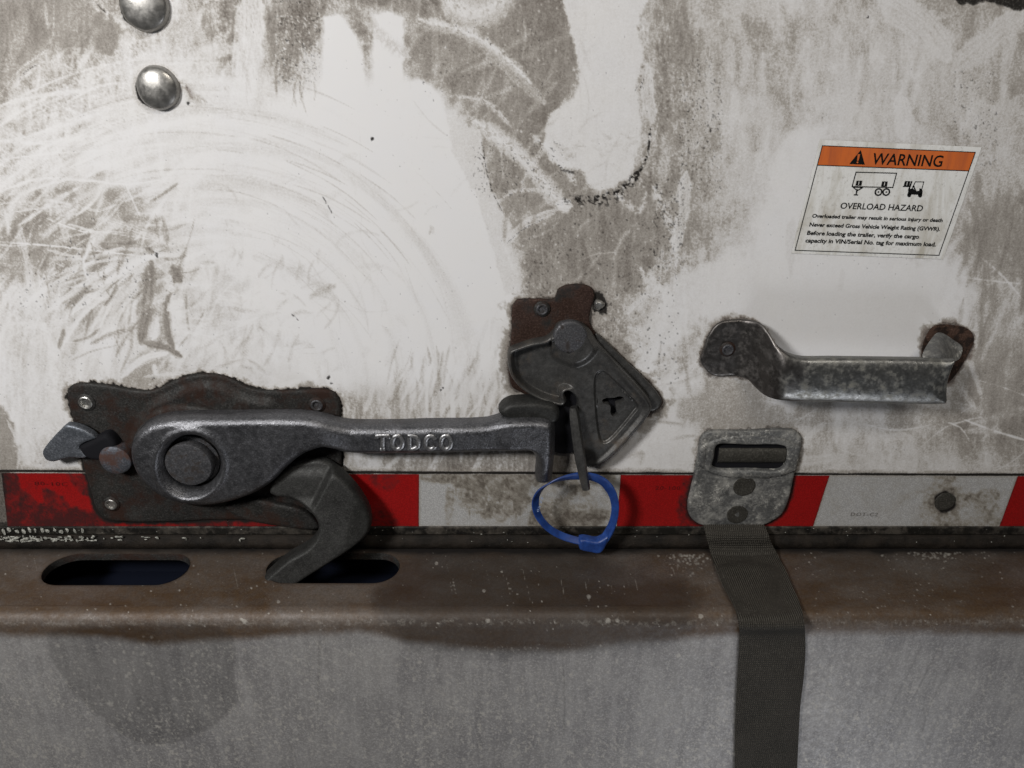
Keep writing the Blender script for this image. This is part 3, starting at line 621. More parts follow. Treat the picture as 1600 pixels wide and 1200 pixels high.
for q in range(26): 
    x_ = random.uniform(860, 1000); y_ = random.uniform(180, 290); cv.stroke([(x_, y_), (x_+random.uniform(-20, 20), y_+8), (x_+random.uniform(-36, 36), y_+random.uniform(-6, 16))], random.uniform(4, 14), random.uniform(.25, .6), a=.45, soft=1, streak=.5, dry=.45)
rs(60, 610, 560, 800, 652, 80, 24, (20, 80), (4, 18), (.4, .8), a=.42, soft=1, streak=.8, freq=.9)
rs(40, 640, 530, 800, 640, 76, 18, (40, 110), (4, 12), (0, .05), a=.85, soft=.4, streak=.45, freq=.7)
rs(14, 1500, 250, 1600, 640, 84, 14, (60, 150), (10, 26), (.75, .95), a=.5, soft=.9, streak=.5)
rs(16, 790, 330, 1020, 470, 84, 14, (40, 110), (5, 16), (.85, 1.0), a=.5, soft=.9, streak=.5)
# layered scrubbing over the wiped field and the left side
arcs(70, 340, 600, (60, 430), 10, 175, (15, 60), (12, 40), (.20, .42), a=.34, soft=1.2, streak=.85, freq=.9)
arcs(46, 340, 600, (60, 460), 10, 175, (12, 50), (8, 30), (0, .02), a=.65, soft=.8, streak=.6, freq=.7)
rs(60, 0, 180, 330, 560, 40, 70, (40, 130), (8, 26), (0, .03), a=.6, soft=.7, streak=.7, freq=.7)
rs(40, 60, 300, 300, 560, 55, 50, (25, 90), (3, 12), (.7, 1.0), a=.6, soft=.8, streak=.7, freq=.8)
rs(30, 280, 400, 520, 590, 50, 60, (20, 60), (6, 18), (.4, .75), a=.40, soft=1, streak=.8, freq=.8)
rs(40, 250, 400, 480, 600, 40, 60, (20, 70), (6, 18), (0, .02), a=.7, soft=.7, streak=.6, freq=.7)
rs(24, 1000, 440, 1100, 700, 60, 40, (30, 90), (8, 24), (0, .1), a=.7, soft=.8, streak=.7)
rs(20, 960, 540, 1240, 720, 50, 60, (20, 80), (6, 18), (.5, .8), a=.5, soft=.9, streak=.7)
for p_, w_ in (([(236, 408), (230, 470), (220, 532)], 26), ([(268, 418), (282, 440)], 22), ([(262, 462), (262, 515), (272, 545)], 16), ([(225, 536), (262, 544), (284, 558)], 14), ([(228, 388), (240, 396)], 14)):
    cv.stroke(p_, w_, .95, a=.75, soft=.6, streak=.5)
for p_, w_ in (([(264, 452), (272, 450)], 15), ([(285, 470), (262, 484)], 22), ([(244, 500), (238, 530)], 17), ([(262, 398), (230, 404), (180, 436), (120, 486)], 12), ([(190, 590), (225, 560), (262, 552)], 13), ([(240, 570), (244, 585)], 10)):
    cv.stroke(p_, w_, .03, a=.95, soft=.4, streak=.35)
cv.dots(200, (40, 380, 300, 580), (.6, 1.6), .8, 'k', .6)
mottle(.3)
# crumbs of dirt pushed to the edge of the wipes
cv.stroke([(870, 318), (893, 312), (940, 318), (975, 300), (1002, 262)], 30, .85, a=.8, soft=.9, ch='k', dry=.66, streak=.0)
cv.stroke([(893, 312), (940, 308), (985, 285), (1002, 262)], 17, .95, a=.95, soft=.7, ch='k', dry=.60, streak=.0)
cv.stroke([(1000, 270), (1012, 240), (1016, 200)], 9, .9, a=.9, soft=.7, ch='k', dry=.60, streak=0)
cv.stroke([(862, 240), (880, 266), (905, 270)], 9, .8, a=.8, soft=.7, ch='k', dry=.62, streak=0)
for p in ([(232, 388), (243, 395), (252, 392)], [(236, 396), (240, 404)], [(1000, 140), (1008, 120)], [(1002, 128), (990, 145)], [(755, 205), (757, 250), (770, 300), (790, 340)],
          [(787, 386), (815, 360), (850, 342)], [(150, 5), (165, 20), (160, 12)], [(62, 99), (40, 112), (28, 128)], [(500, 300), (520, 335), (523, 342)], [(455, 490), (470, 505)]):
    cv.stroke(p, 4, .85, a=.85, soft=.6, ch='k', dry=.52, streak=.2)
for (x, y, s_) in ((582, 216, 5), (1355, 27, 4), (1091, 52, 3), (243, 398, 6), (295, 160, 5), (110, 378, 3), (450, 62, 4), (240, 590, 4), (1025, 290, 4), (515, 588, 5), (518, 600, 4), (690, 607, 4), (1330, 588, 3), (145, 340, 3)):
    for q in range(3): cv._q.append((x+random.uniform(-2.5, 2.5), y+random.uniform(-2.5, 3.5), s_*random.uniform(.25, .55), .8, 'k', .8))
# speckle: dark pin dots where the wipes skipped, pale dots on the film
def speck(n, box, r, ch='k', val=.8, a=.8): cv.dots(n, box, r, val, ch, a)
speck(420, (1060, 90, 1130, 300), (.9, 1.9), a=.55); speck(260, (740, 220, 880, 310), (.9, 1.8), a=.6); speck(260, (1020, 280, 1070, 420), (.9, 2.0), a=.55)
speck(320, (1490, 110, 1560, 260), (.9, 1.9), a=.45); speck(160, (660, 30, 860, 160), (.8, 1.8), a=.6); speck(900, (0, 0, 1600, 740), (.7, 1.7), a=.5)
speck(420, (430, 0, 500, 130), (.8, 2.0), a=.5); speck(160, (30, 380, 230, 480), (.8, 2.0), a=.6); speck(500, (820, 330, 1060, 600), (.8, 2.2), a=.6); speck(400, (860, 0, 1600, 420), (.8, 1.8), a=.4)
speck(500, (600, 0, 1060, 420), (.8, 2.0), 'g', .1, .6); speck(240, (430, 20, 500, 130), (.8, 2.0), 'g', .1, .7); speck(260, (0, 300, 250, 500), (.8, 2), 'g', .05, .6)
# dark dirt packed round the hardware
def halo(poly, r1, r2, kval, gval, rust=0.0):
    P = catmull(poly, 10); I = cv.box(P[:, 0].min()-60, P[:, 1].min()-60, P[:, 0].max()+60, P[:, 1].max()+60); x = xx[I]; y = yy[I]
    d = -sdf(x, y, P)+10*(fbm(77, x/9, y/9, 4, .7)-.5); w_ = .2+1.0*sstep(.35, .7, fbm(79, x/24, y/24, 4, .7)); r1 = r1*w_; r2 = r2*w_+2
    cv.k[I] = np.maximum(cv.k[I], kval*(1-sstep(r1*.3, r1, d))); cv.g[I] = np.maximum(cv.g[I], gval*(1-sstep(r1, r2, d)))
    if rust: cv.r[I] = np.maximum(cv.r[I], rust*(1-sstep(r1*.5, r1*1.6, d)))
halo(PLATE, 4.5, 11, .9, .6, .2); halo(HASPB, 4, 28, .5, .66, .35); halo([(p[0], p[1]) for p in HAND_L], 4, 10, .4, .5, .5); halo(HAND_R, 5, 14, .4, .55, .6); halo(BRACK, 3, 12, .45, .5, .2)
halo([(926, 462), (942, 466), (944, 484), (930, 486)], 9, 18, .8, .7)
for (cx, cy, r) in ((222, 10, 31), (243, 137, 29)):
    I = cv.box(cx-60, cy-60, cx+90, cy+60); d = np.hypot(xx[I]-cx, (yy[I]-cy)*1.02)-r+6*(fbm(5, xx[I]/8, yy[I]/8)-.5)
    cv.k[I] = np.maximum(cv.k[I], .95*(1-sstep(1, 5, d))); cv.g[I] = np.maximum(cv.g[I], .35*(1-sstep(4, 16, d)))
cv.stroke([(278, 128), (292, 138), (300, 152), (320, 158)], 26, .75, a=.8, soft=1.2, streak=.3, dry=.42); cv.stroke([(290, 134), (297, 144), (301, 154)], 10, .8, a=.9, soft=1, ch='r'); cv.stroke([(290, 132), (296, 146)], 7, .5, a=.8, ch='k', soft=1, dry=.5)
# narrow dirty gap just above the tape
dl = np.abs(yy-(736+(xx/1600)*6)); cv.k = np.maximum(cv.k, .9*(1-sstep(1.0, 3.2, dl+2*(fbm(31, xx/30, yy/9)-.5)))); cv.g = np.maximum(cv.g, .5*(1-sstep(3, 12, dl+8*(fbm(32, xx/22, yy/9)-.4))))
I = (yy > 737)&(xx < 16); cv.k[I] = np.maximum(cv.k[I], .45); cv.g[I] = .9
I = yy > 816; cv.k[I] = np.maximum(cv.k[I], .7)
cv.flush(PXg.shape, PXg, PYg[:, PYg.shape[1]//2])
Yd = 0.00012*(fbm(8, X*60, Z*60, 3)-.5)
grid_obj('door_panel', X, Yd, Z, cv, M_DOOR, door)
box_obj('door_core', -HW, HW, -0.03, -0.0006, z_rail_b-0.002, zt, M_BLACK, door)

# dome rivets
for (cx, cy, rr) in ((222, 8, 15.6), (244, 138, 14.0)):
    pr = [(rr*1.02, 0.0), (rr, .7), (rr*.97, 1.8)]+[(rr*math.cos(t), 1.8+5.2*math.sin(t)) for t in (.3, .5, .7, .9, 1.1, 1.3, 1.45)]+[(0.01, 7.0)]
    lathe('dome_rivet', cx, cy, 0.0, pr, M_DOME, door, 48, wob=.008, sharp=60)
lathe('flat_rivet', 1477, 784, 0.0003, [(8.6, 0), (8.3, .7), (7.2, 1.1), (4.5, .8), (0.01, .9)], M_DISC, door, 30, wob=.03)
# bottom rail and seal
def strip(name, h0, h1, ztop, zbot, mat, rough, seed, parent, bulge=0.0, nx=500, nz=14):
    xs = np.linspace(-HW, HW, nx); t = np.linspace(0, 1, nz); XX, TT = np.meshgrid(xs, t); ZZ = ztop+(zbot-ztop)*TT
    HH = h1+bulge*np.sin(np.pi*np.clip(TT, 0, 1))+rough*(fbm(seed, XX*250, TT*3, 4)-.5); HH[0] = h0; HH[-1] = h0
    ZZ = ZZ+(rough*.6)*(fbm(seed+5, XX*160, TT*0+3)-.5)*(TT == 0)
    ZZ[1] = ZZ[0]-0.0002
    return grid_obj(name, XX, -HH, ZZ, None, mat, parent)
strip('bottom_rail', -0.001, 0.0022, z_tape_b+0.0003, z_rail_b-0.0004, M_RAIL, 0.0005, 41, door)
strip('rubber_seal', -0.001, 0.004, z_rail_b-0.0006, z_ledge-0.0008, M_SEAL, 0.0016, 51, door, 0.003)
# flaked paint left of the rail
V = []; F = []
def flake(cx, cy, w, h, hh):
    n = 7; b = len(V); X0, Z0 = W(cx, cy, hh)
    for i in range(n):
        a = 2*math.pi*i/n; V.append((float(X0)+w*U*.5*math.cos(a)*random.uniform(.6, 1.2), -hh-0.0003, float(Z0)+h*U*.5*math.sin(a)*random.uniform(.6, 1.2)))
    V.append((float(X0), -hh-0.0009, float(Z0)))
    for i in range(n): F.append((b+i, b+(i+1) % n, b+n))
for q in range(13): flake(4+q*10.2+random.uniform(-3, 3), 829+random.uniform(-2, 2), random.uniform(4, 9), random.uniform(9, 20), .0026)
for q in range(90):
    x = random.expovariate(1/90); flake(x, random.uniform(838, 846), random.uniform(2, 12), random.uniform(2, 8), .0066)
for q in range(50): flake(random.uniform(0, 1600), random.uniform(824, 848), random.uniform(1.2, 3), random.uniform(1, 2.6), .0063)
o = link('paint_flakes', V, F, M_FLAKE, door, sharp=None); o['kind'] = 'stuff'

# ------------------------------------------------------------------ reflective tape
tape = root('reflective_tape', 'red and white reflective safety tape strip stuck along the bottom of the door', 'reflective tape', (0, 0, z_tape_b))
def tape_seg(x_t0, x_b0, x_t1, x_b1, mat, marks):
    nx = max(20, int((x_t1-x_t0)/2.2)); nz = 44; t, s = np.meshgrid(np.linspace(0, 1, nx), np.linspace(0, 1, nz))
    yt = 739+(x_t0+(x_t1-x_t0)*t)/1600*5.0; yb = np.full_like(t, 823.0); py = yt*(1-s)+yb*s
    pxx = (x_t0+(x_t1-x_t0)*t)*(1-s)+(x_b0+(x_b1-x_b0)*t)*s
    XX, ZZ = W(pxx, py, 0.0004); c = Canvas(pxx, py); marks(c)
    mt = fbm(111, pxx.ravel()/4, py.ravel()/4, 3, .75); mw = fbm(112, pxx.ravel()/13, py.ravel()/13, 4, .7); c.g = np.clip(c.g+c.g*(1.2-c.g)*(2.6*(mt-.5)+3.0*(mw-.5)), 0, 1)
    ed = np.minimum(np.minimum(t, 1-t)*nx, np.minimum(s, 1-s)*nz).ravel()
    c.g = np.maximum(c.g, .4*(1-sstep(0, 2.5, ed)))
    YY = -0.0004-0.00025*(fbm(9, XX*120, ZZ*120, 3)-.5)
    return grid_obj('red_segment' if mat is M_TRED else 'white_segment', XX, YY, ZZ, c, mat, tape)
def near_halo(c, poly, r, kv):
    d = -sdf(c.x, c.y, catmull(poly, 12))+8*(fbm(66, c.x/12, c.y/12)-.5); c.k = np.maximum(c.k, kv*(1-sstep(0, r, d)))
def mk_left(c):
    c.g += .12*fbm(61, c.x/40, c.y/40); c.k = np.maximum(c.k, .8*sstep(26, 6, c.x+8*fbm(60, c.x/8, c.y/8)))
    c.region([(-30, 730), (24, 735), (30, 760), (48, 775), (60, 788), (72, 786), (64, 762), (80, 765), (98, 776), (110, 795), (130, 822), (20, 830), (-30, 830)], .85, .92, 3, 5)
    c.region([(60, 800), (160, 806), (180, 830), (50, 830)], .95, .85, 6, 8); c.region([(130, 735), (170, 735), (175, 760), (140, 770)], .9, .8, 6, 8); c.region([(200, 812), (350, 806), (352, 830), (200, 830)], .7, .6, 6, 10)
    for q in range(24): x_ = random.uniform(10, 140); y_ = random.uniform(740, 815); c.stroke([(x_, y_), (x_+random.uniform(-12, 12), y_+random.uniform(6, 24))], random.uniform(2, 8), random.choice((.9, .7)), a=.5, ch=random.choice('gk'), dry=.5)
    c.region([(104, 735), (128, 738), (140, 775), (118, 760)], .6, .7, 4, 5); near_halo(c, PLATE, 9, .95); c.region([(310, 790), (352, 790), (356, 830), (312, 826)], .9, .85, 5, 6)
def mk_mid(c):
    near_halo(c, PLATE, 8, .9); c.region([(352, 800), (520, 795), (620, 810), (620, 830), (352, 830)], .85, .7, 10, 10); c.region([(352, 735), (620, 735), (625, 752), (606, 768), (590, 765), (560, 740)], .7, .6, 4, 6)
    c.region([(352, 780), (361, 780), (361, 830), (352, 830)], .95, .9, 2, 2)
def mk_w1(c):
    base = fbm(62, c.x/45, c.y/35, 5, .6); c.g = np.clip(.15+.9*sstep(.5, .75, base), 0, 1)*sstep(690, 760, c.x)*.9+.03
    c.region([(742, 745), (800, 740), (830, 770), (810, 800), (760, 805), (735, 790)], .8, .8, 10, 14); c.region([(842, 790), (890, 785), (945, 800), (930, 826), (840, 826)], .85, .8, 10, 12)
    c.region([(655, 738), (960, 740), (960, 748), (655, 748)], .75, .7, 5, 5); c.region([(700, 760), (708, 765), (703, 820), (698, 820)], .6, .7, 2, 3); c.region([(845, 760), (950, 752), (955, 795), (860, 785)], .25, .6, 10, 8)
    for q in range(30):
        x = random.uniform(690, 860); y = random.uniform(745, 815); c.stroke([(x, y), (x+random.uniform(-8, 10), y-random.uniform(10, 26))], random.uniform(1.5, 4), random.choice((0, .1, .8)), a=.6)
def mk_r2(c):
    c.g += .1*fbm(63, c.x/30, c.y/30); near_halo(c, BRACK, 9, .75)
    c.region([(1072, 740), (1095, 740), (1080, 830), (1066, 830)], .8, .8, 5, 6)
def mk_w2(c):
    c.g = .1+.5*sstep(.5, .75, fbm(64, c.x/40, c.y/30, 4, .6))*sstep(1380, 1450, c.x)
    d_ = np.hypot(c.x-1477, c.y-784)+5*(fbm(88, c.x/7, c.y/7)-.5); c.k = np.maximum(c.k, .9*(1-sstep(14, 20, d_))); c.g = np.maximum(c.g, .7*(1-sstep(18, 34, d_+14*(fbm(89, c.x/14, c.y/14)-.5))))
    c.region([(1530, 770), (1560, 768), (1550, 800), (1530, 790)], .7, .8, 5, 6)
    c.region([(1440, 800), (1580, 800), (1575, 826), (1440, 826)], .5, .5, 8, 8)
def mk_r3(c): c.g += .15*fbm(65, c.x/30, c.y/30)
tape_seg(2, 12, 352, 356, M_TRED, mk_left); tape_seg(353, 357, 654.5, 654, M_TRED, mk_mid); tape_seg(655, 654.5, 969.5, 963.5, M_TWHT, mk_w1)
tape_seg(970, 964, 1296, 1270, M_TRED, mk_r2); tape_seg(1296.5, 1270.5, 1590, 1561, M_TWHT, mk_w2); tape_seg(1590.5, 1561.5, 1760, 1722, M_TRED, mk_r3)

# ------------------------------------------------------------------ lettering
def text_mesh(s, bold=0.0, italic=0.0, bevel=0.0, ext=0.0, spacing=1.0):
    cu = bpy.data.curves.new('txt', 'FONT'); cu.body = s; cu.offset = bold; cu.shear = italic; cu.resolution_u = 3; cu.extrude = ext; cu.bevel_depth = bevel; cu.bevel_resolution = 1; cu.space_character = spacing
    o = bpy.data.objects.new('txt', cu); COL.objects.link(o); bpy.context.view_layer.update()
    me = bpy.data.meshes.new_from_object(o.evaluated_get(bpy.context.evaluated_depsgraph_get()))
    V = np.array([v.co[:] for v in me.vertices]); F = [tuple(p.vertices) for p in me.polygons]
    bpy.data.objects.remove(o); bpy.data.meshes.remove(me); bpy.data.curves.remove(cu); return V, F
def print_text(name, s, p0, p1, up, h, mat, parent, bold=0.0, italic=0.0, spacing=1.0, relief_h=0.0):
    """flat print: baseline p0 -> p1 in the photo, up = cap height vector"""
    V, F = text_mesh(s, bold, italic, spacing=spacing, ext=0.02 if relief_h else 0.0, bevel=0.02 if relief_h else 0.0)
    x0, x1 = V[:, 0].min(), V[:, 0].max(); cap = 0.729
    u = (V[:, 0]-x0)/(x1-x0); v = V[:, 1]/cap
    px = p0[0]+(p1[0]-p0[0])*u+up[0]*v; py = p0[1]+(p1[1]-p0[1])*u+up[1]*v
    X, Z = W(px, py, h); zz = V[:, 2]
    Y = -h-(relief_h*(zz-zz.min())/(np.ptp(zz)+1e-9) if relief_h else 0)
    return link(name, np.stack([X, np.broadcast_to(Y, X.shape), Z], 1), F, mat, parent, sharp=30 if relief_h else None)
class Flat:
    def __init__(s, h): s.V = []; s.F = []; s.h = h
    def poly(s, pts):
        b = len(s.V)
        for (x, y) in pts: X, Z = W(x, y, s.h); s.V.append((float(X), -s.h, float(Z)))
        s.F.append(tuple(range(b, b+len(pts)))); return s
    def line(s, a, b, w):
        a = np.array(a, float); b = np.array(b, float); t = (b-a)/np.linalg.norm(b-a); n = np.array([-t[1], t[0]])*w/2; e = t*w/2
        return s.poly([a-e+n, b+e+n, b+e-n, a-e-n])
    def ring(s, c, r, w, n=20, sh=.12):
        for i in range(n):
            a = 2*math.pi*i/n; b = 2*math.pi*(i+1)/n; f = lambda q, t: (c[0]+q*math.cos(t)-sh*q*math.sin(t), c[1]+q*math.sin(t))
            s.poly([f(r, a), f(r, b), f(r-w, b), f(r-w, a)])
        return s
    def disc(s, c, r, n=14): return s.poly([(c[0]+r*math.cos(2*math.pi*i/n), c[1]+r*math.sin(2*math.pi*i/n)) for i in range(n)])
    def build(s, name, mat, parent): return link(name, s.V, s.F, mat, parent, sharp=None)
print_text('printed_code', 'DOT-C2', (1329, 806), (1371, 806.5), (1.5, -5.5), .0008, M_FAINT, tape, .0, spacing=1.2)
print_text('printed_code', '80-100 T', (871, 761.5), (908, 761.5), (.5, -5), .0008, M_FAINT, tape, spacing=1.2)
print_text('printed_code', '20-100', (1024, 765), (1062, 765.5), (1, -6), .0008, M_REDPR, tape, spacing=1.2)
print_text('printed_code', '80-10C T', (54, 758), (122, 760), (-.5, -6), .0008, M_REDPR, tape, spacing=1.2)

# ------------------------------------------------------------------ warning sticker
z5 = lambda x, y: (1220+x/5, 200+y/5)
sX, sZ = W(1380, 400, 0)
stick = root('warning_sticker', 'slanted white sticker with an orange WARNING band about overloading, above the pull handle', 'sticker', (float(sX), 0, float(sZ)))
quad = [z5(305, 92), z5(1570, 150), z5(1270, 1025), z5(80, 980)]
def bil(u, v):
    q = np.array(quad); return (q[0]*(1-u)+q[1]*u)*(1-v)+(q[3]*(1-u)+q[2]*u)*v
V = []; F = []; n = 24
for j in range(n+1):
    for i in range(n+1):
        p = bil(i/n, j/n); e = i in (0, n) or j in (0, n); h = 0.00035+(0 if e else 0.00015)*1.0
        XX, ZZ = W(p[0], p[1], h); V.append((float(XX), -h, float(ZZ)))
for j in range(n):
    for i in range(n): a = j*(n+1)+i; F.append((a, a+1, a+n+2, a+n+1))
link('vinyl_sheet', V, F, M_STICK, stick)
fa, fb, fc, fd = z5(325, 138), z5(1520, 190), z5(1235, 995), z5(112, 955); ba, bb = z5(288, 290), z5(1465, 335)
Flat(.00062).poly([fa, fb, bb, ba]).build('orange_band', M_ORANGE, stick)
f = Flat(.00074); 
for a, b in ((fa, fb), (fb, fc), (fc, fd), (fd, fa), (ba, bb)): f.line(a, b, 1.15)
f.build('frame_line', M_PRINT, stick)
f = Flat(.00074).poly([z5(535, 281), z5(625, 172), z5(656, 286)]); f.build('alert_triangle', M_PRINT, stick)
Flat(.00084).poly([z5(601, 205), z5(620, 205), z5(607, 256), z5(596, 256)]).disc(z5(599, 268), 1.5, 8).build('exclamation_mark', M_ORANGE, stick)
up = lambda c: (c*.25/5, -c/5)
print_text('lettering', 'WARNING', z5(705, 283), z5(1255, 303), up(92), .00074, M_PRINT, stick, bold=.012)
print_text('lettering', 'OVERLOAD HAZARD', z5(462, 629), z5(1105, 651), up(49), .00074, M_PRINT, stick, bold=.012)
for s_, a, b, c in (('Overloaded trailer may result in serious injury or death', (243, 699), (1262, 735), 29), ('Never exceed Gross Vehicle Weight Rating (GVWR).', (222, 768), (1243, 804), 31),
                    ('Before loading the trailer, verify the cargo', (203, 834), (1077, 864), 33), ('capacity in VIN/Serial No. tag for maximum load.', (190, 893), (1210, 925), 33)):
    print_text('lettering', s_, z5(*a), z5(*b), up(c), .00074, M_PRINT, stick, bold=.028)
f = Flat(.00074)
q = [z5(588, 345), z5(905, 353), z5(875, 465), z5(557, 457)]
for i in range(4): f.line(q[i], q[(i+1) % 4], 1.4)
f.poly([z5(592, 412), z5(637, 412), z5(630, 450), z5(583, 450)]).poly([z5(792, 418), z5(836, 418), z5(829, 458), z5(783, 458)])
f.line(z5(565, 462), z5(640, 464), 1.6).line(z5(572, 468), z5(594, 486), 1.6).line(z5(632, 470), z5(600, 488), 1.6).line(z5(596, 482), z5(588, 520), 2.0).line(z5(574, 522), z5(600, 523), 1.6)
f.ring(z5(763, 500), 6.2, 2.3).ring(z5(824, 500), 6.2, 2.3).disc(z5(763, 500), 1.3, 8).disc(z5(824, 500), 1.3, 8)
f.build('trailer_pictogram', M_PRINT, stick)
f = Flat(.00074); f.poly([z5(970, 415), z5(1012, 415), z5(1003, 455), z5(960, 455)]).line(z5(955, 457), z5(1010, 458), 1.2).line(z5(1022, 420), z5(1000, 485), 2.2)
f.line(z5(1052, 420), z5(1118, 421), 1.1).line(z5(1118, 421), z5(1098, 490), 1.1).line(z5(1052, 420), z5(1026, 470), 1.1)
f.poly([z5(1000, 480), z5(1030, 470), z5(1050, 492), z5(1080, 492), z5(1085, 470), z5(1102, 475), z5(1108, 495), z5(1104, 522), z5(990, 518)]).disc(z5(1003, 524), 3.2, 12).disc(z5(1088, 527), 3.2, 12)
f.disc(z5(1038, 455), 1.5, 8).line(z5(1040, 462), z5(1052, 488), 2.0)
f.build('forklift_pictogram', M_PRINT, stick)
f = Flat(.00084)
for c in ((610, 431), (810, 438), (986, 435)): f.line(z5(c[0]+2, c[1]-11), z5(c[0]-2, c[1]+10), 1.0)
f.build('hazard_mark', M_STICK, stick)

# ------------------------------------------------------------------ lever latch
lx, lz = W(300, 815, 0)
latch = root('lever_latch', 'dark cast steel lever latch with a hooked claw, lying across the tape at lower left', 'latch', (float(lx), 0, float(lz)))
def plate_hf(px, py, d):
    r = np.hypot(px-332, (py-712)); return 0.0035*sstep(8, 24, d)*sstep(132, 118, r)*(py < 720)
relief('base_plate', PLATE, 0.0, 0.0032, 5, M_PLATE, latch, hf=plate_hf, step=3.2)
lathe('cam_drum', 303, 712, 0.003, [(47, 0), (47, 6), (45.5, 8), (43, 9), (0.01, 9.4)], M_PLATE, latch, 72, hc=.008, wob=.006)
def rivet(cx, cy, r, mat_rim, parent, hb=.003):
    o = lathe('rivet', cx, cy, hb, [(r*1.35, 0), (r*1.3, .8), (r*1.0, 1.6), (r*.98, 1.7), (r*.62, 1.6), (r*.55, .6), (0.01, .2)], M_PLATE, parent, 28)
    lathe('rivet_rim', cx, cy, hb+.0014, [(r*.98, -.2), (r*.95, .5), (r*.8, .9), (r*.62, .6), (r*.55, -.6)], mat_rim, o, 28, hc=hb+.001)
    return o
rivet(134, 629, 5.6, M_BRIGHT, latch); rivet(495, 633, 5.0, M_PIVOT, latch); rivet(174, 788, 5.2, M_BRIGHT, latch)
TAB = [(68, 706), (72, 717), (83, 720), (108, 714), (134, 714), (142, 708), (129, 694), (154, 680), (138, 667), (121, 661), (108, 660), (97, 669)]
relief('release_tab', TAB, 0.006, 0.0125, 5, M_TAB, latch, edge=.7, cap=True)
relief('tab_shade', [(126, 696), (150, 681), (176, 672), (190, 690), (184, 712), (150, 718), (132, 712)], 0.003, 0.0132, 8, M_BLACK, latch, edge=.5)  # black lump standing in for the shadow over the tab's end
lathe('stop_pin', 179, 720, 0.003, [(12.0, 0), (12.6, 9), (12.4, 10.5), (11, 11.6), (6, 12.1), (0.01, 12.2)], M_PIN, latch, 36, wob=.015, hc=.014)
HOOK = [(425, 752), (450, 728), (478, 716), (508, 714), (532, 728), (556, 752), (575, 782), (581, 806), (577, 830), (562, 848), (530, 868), (492, 892), (458, 914), (432, 932), (396, 952), (372, 938), (396, 912), (420, 890), (455, 860), (490, 838), (499, 822), (492, 806), (476, 794), (452, 783), (422, 776)]
hk = lambda px, py: np.interp(py, [700, 740, 800, 850, 905, 940], [0.0, 0.003, 0.012, 0.021, 0.030, 0.036])
def hook_hf(px, py, d):
    return -0.005*sstep(512, 498, px+0.5*(py-760))*sstep(812, 780, py)-0.0045*sstep(545, 585, px+.2*(py-800))-.0025*sstep(752, 730, py)
relief('claw_hook', HOOK, 0.004, 0.0165, 7, M_HOOK, latch, hb=hk, edge=.6, cap=True, hf=hook_hf)
LIP = [(352, 792), (390, 776), (440, 784), (474, 793), (500, 818), (496, 826), (420, 820), (372, 808)]
relief('dark_lip', LIP, 0.0034, 0.009, 8, M_PLATE, latch)  # low dark wedge along the plate's lower edge
LEVER = [(220, 667), (240, 653), (268, 645), (300, 642), (380, 641), (440, 640), (482, 641), (508, 645), (530, 651), (548, 654), (600, 655), (680, 653), (740, 652), (764, 650), (778, 646), (792, 642), (815, 641), (846, 642), (860, 648), (866, 660),
         (867, 690), (864, 735), (861, 755), (850, 760), (839, 756), (836, 740), (837, 716), (832, 708), (800, 707), (700, 709), (600, 710), (556, 710), (535, 708), (518, 703), (503, 701), (488, 704), (470, 712), (450, 728), (426, 752), (402, 768), (370, 781), (340, 788), (310, 790), (278, 786), (250, 776), (226, 758), (210, 735), (204, 710), (208, 686)]
RH = [(297+43.5*math.cos(t), 727+43*math.sin(t)) for t in np.linspace(0, 2*math.pi, 36, endpoint=False)]
def lever_hf(px, py, d):
    r = np.hypot(px-297, py-727); b = 0.002*np.exp(-((r-53)/6.5)**2)    # raised rim round the pivot
    b = b+0.0015*sstep(770, 800, px)*sstep(2, 10, d)
    b = b-0.003*sstep(712, 740, py)*(px > 800)
    return b+0.0005*(fbm(91, px/14, py/14, 3)-.5)
lever = relief('lever_arm', LEVER, 0.012, 0.0275, 15, M_CAST, latch, holes=[RH], edge=.34, cap=True, hf=lever_hf, hb=lambda px, py: -0.0045*sstep(495, 552, px), step=2.0, sharp=70)   # the bar sits lower than the head
def letter(strokes, x0):
    for (pts, closed) in strokes:
        pts = [(x0+p[0], 703.5-p[1]) for p in pts]; pc_ = catmull(pts, 1.2, closed) if len(pts) > 2 else linear(pts, 1.5)[:max(2, int(np.hypot(pts[1][0]-pts[0][0], pts[1][1]-pts[0][1])/1.5))]
        if len(pts) == 2: pc_ = np.array([np.array(pts[0])*(1-t)+np.array(pts[1])*t for t in np.linspace(0, 1, 10)])
        P_ = [P3(p[0], p[1], .0236) for p in pc_]
        sweep('letter', P_, .0028, .0034, (0, 1, 0), M_LETTER, lever, sq=2.2, n=8, closed=closed)
P3 = lambda px, py, h: (lambda XZ: np.array([float(XZ[0]), -h, float(XZ[1])]))(W(px, py, h))
oval = [(10+8*math.cos(t), 12+10.5*math.sin(t)) for t in np.linspace(0, 2*math.pi, 14, endpoint=False)]
letter([([(1, 19), (1, 22), (10, 22.5), (19, 22), (19, 19)], False), ([(10, 22), (10, 1.5)], False), ([(6.5, 1.5), (13.5, 1.5)], False)], 588)
letter([(oval, True)], 611)
letter([([(4, 1.5), (4, 22)], False), ([(2, 22), (10, 22), (17, 18), (18, 12), (17, 6), (10, 1.8), (2, 1.5)], False)], 636)
letter([([(18, 17), (15, 21), (9, 22), (4, 17.5), (3, 12), (4, 6), (9, 2), (15, 3), (18, 6.5)], False)], 662)
letter([(oval, True)], 687)
lathe('pivot_pin', 294, 727, 0.010, [(21.5, 0), (21.5, 5), (18.6, 5.2), (18.6, 12.2), (17.8, 13.2), (16, 13.5), (0.01, 13.7)], M_PIVOT, latch, 56, wob=.006, hc=.0232)
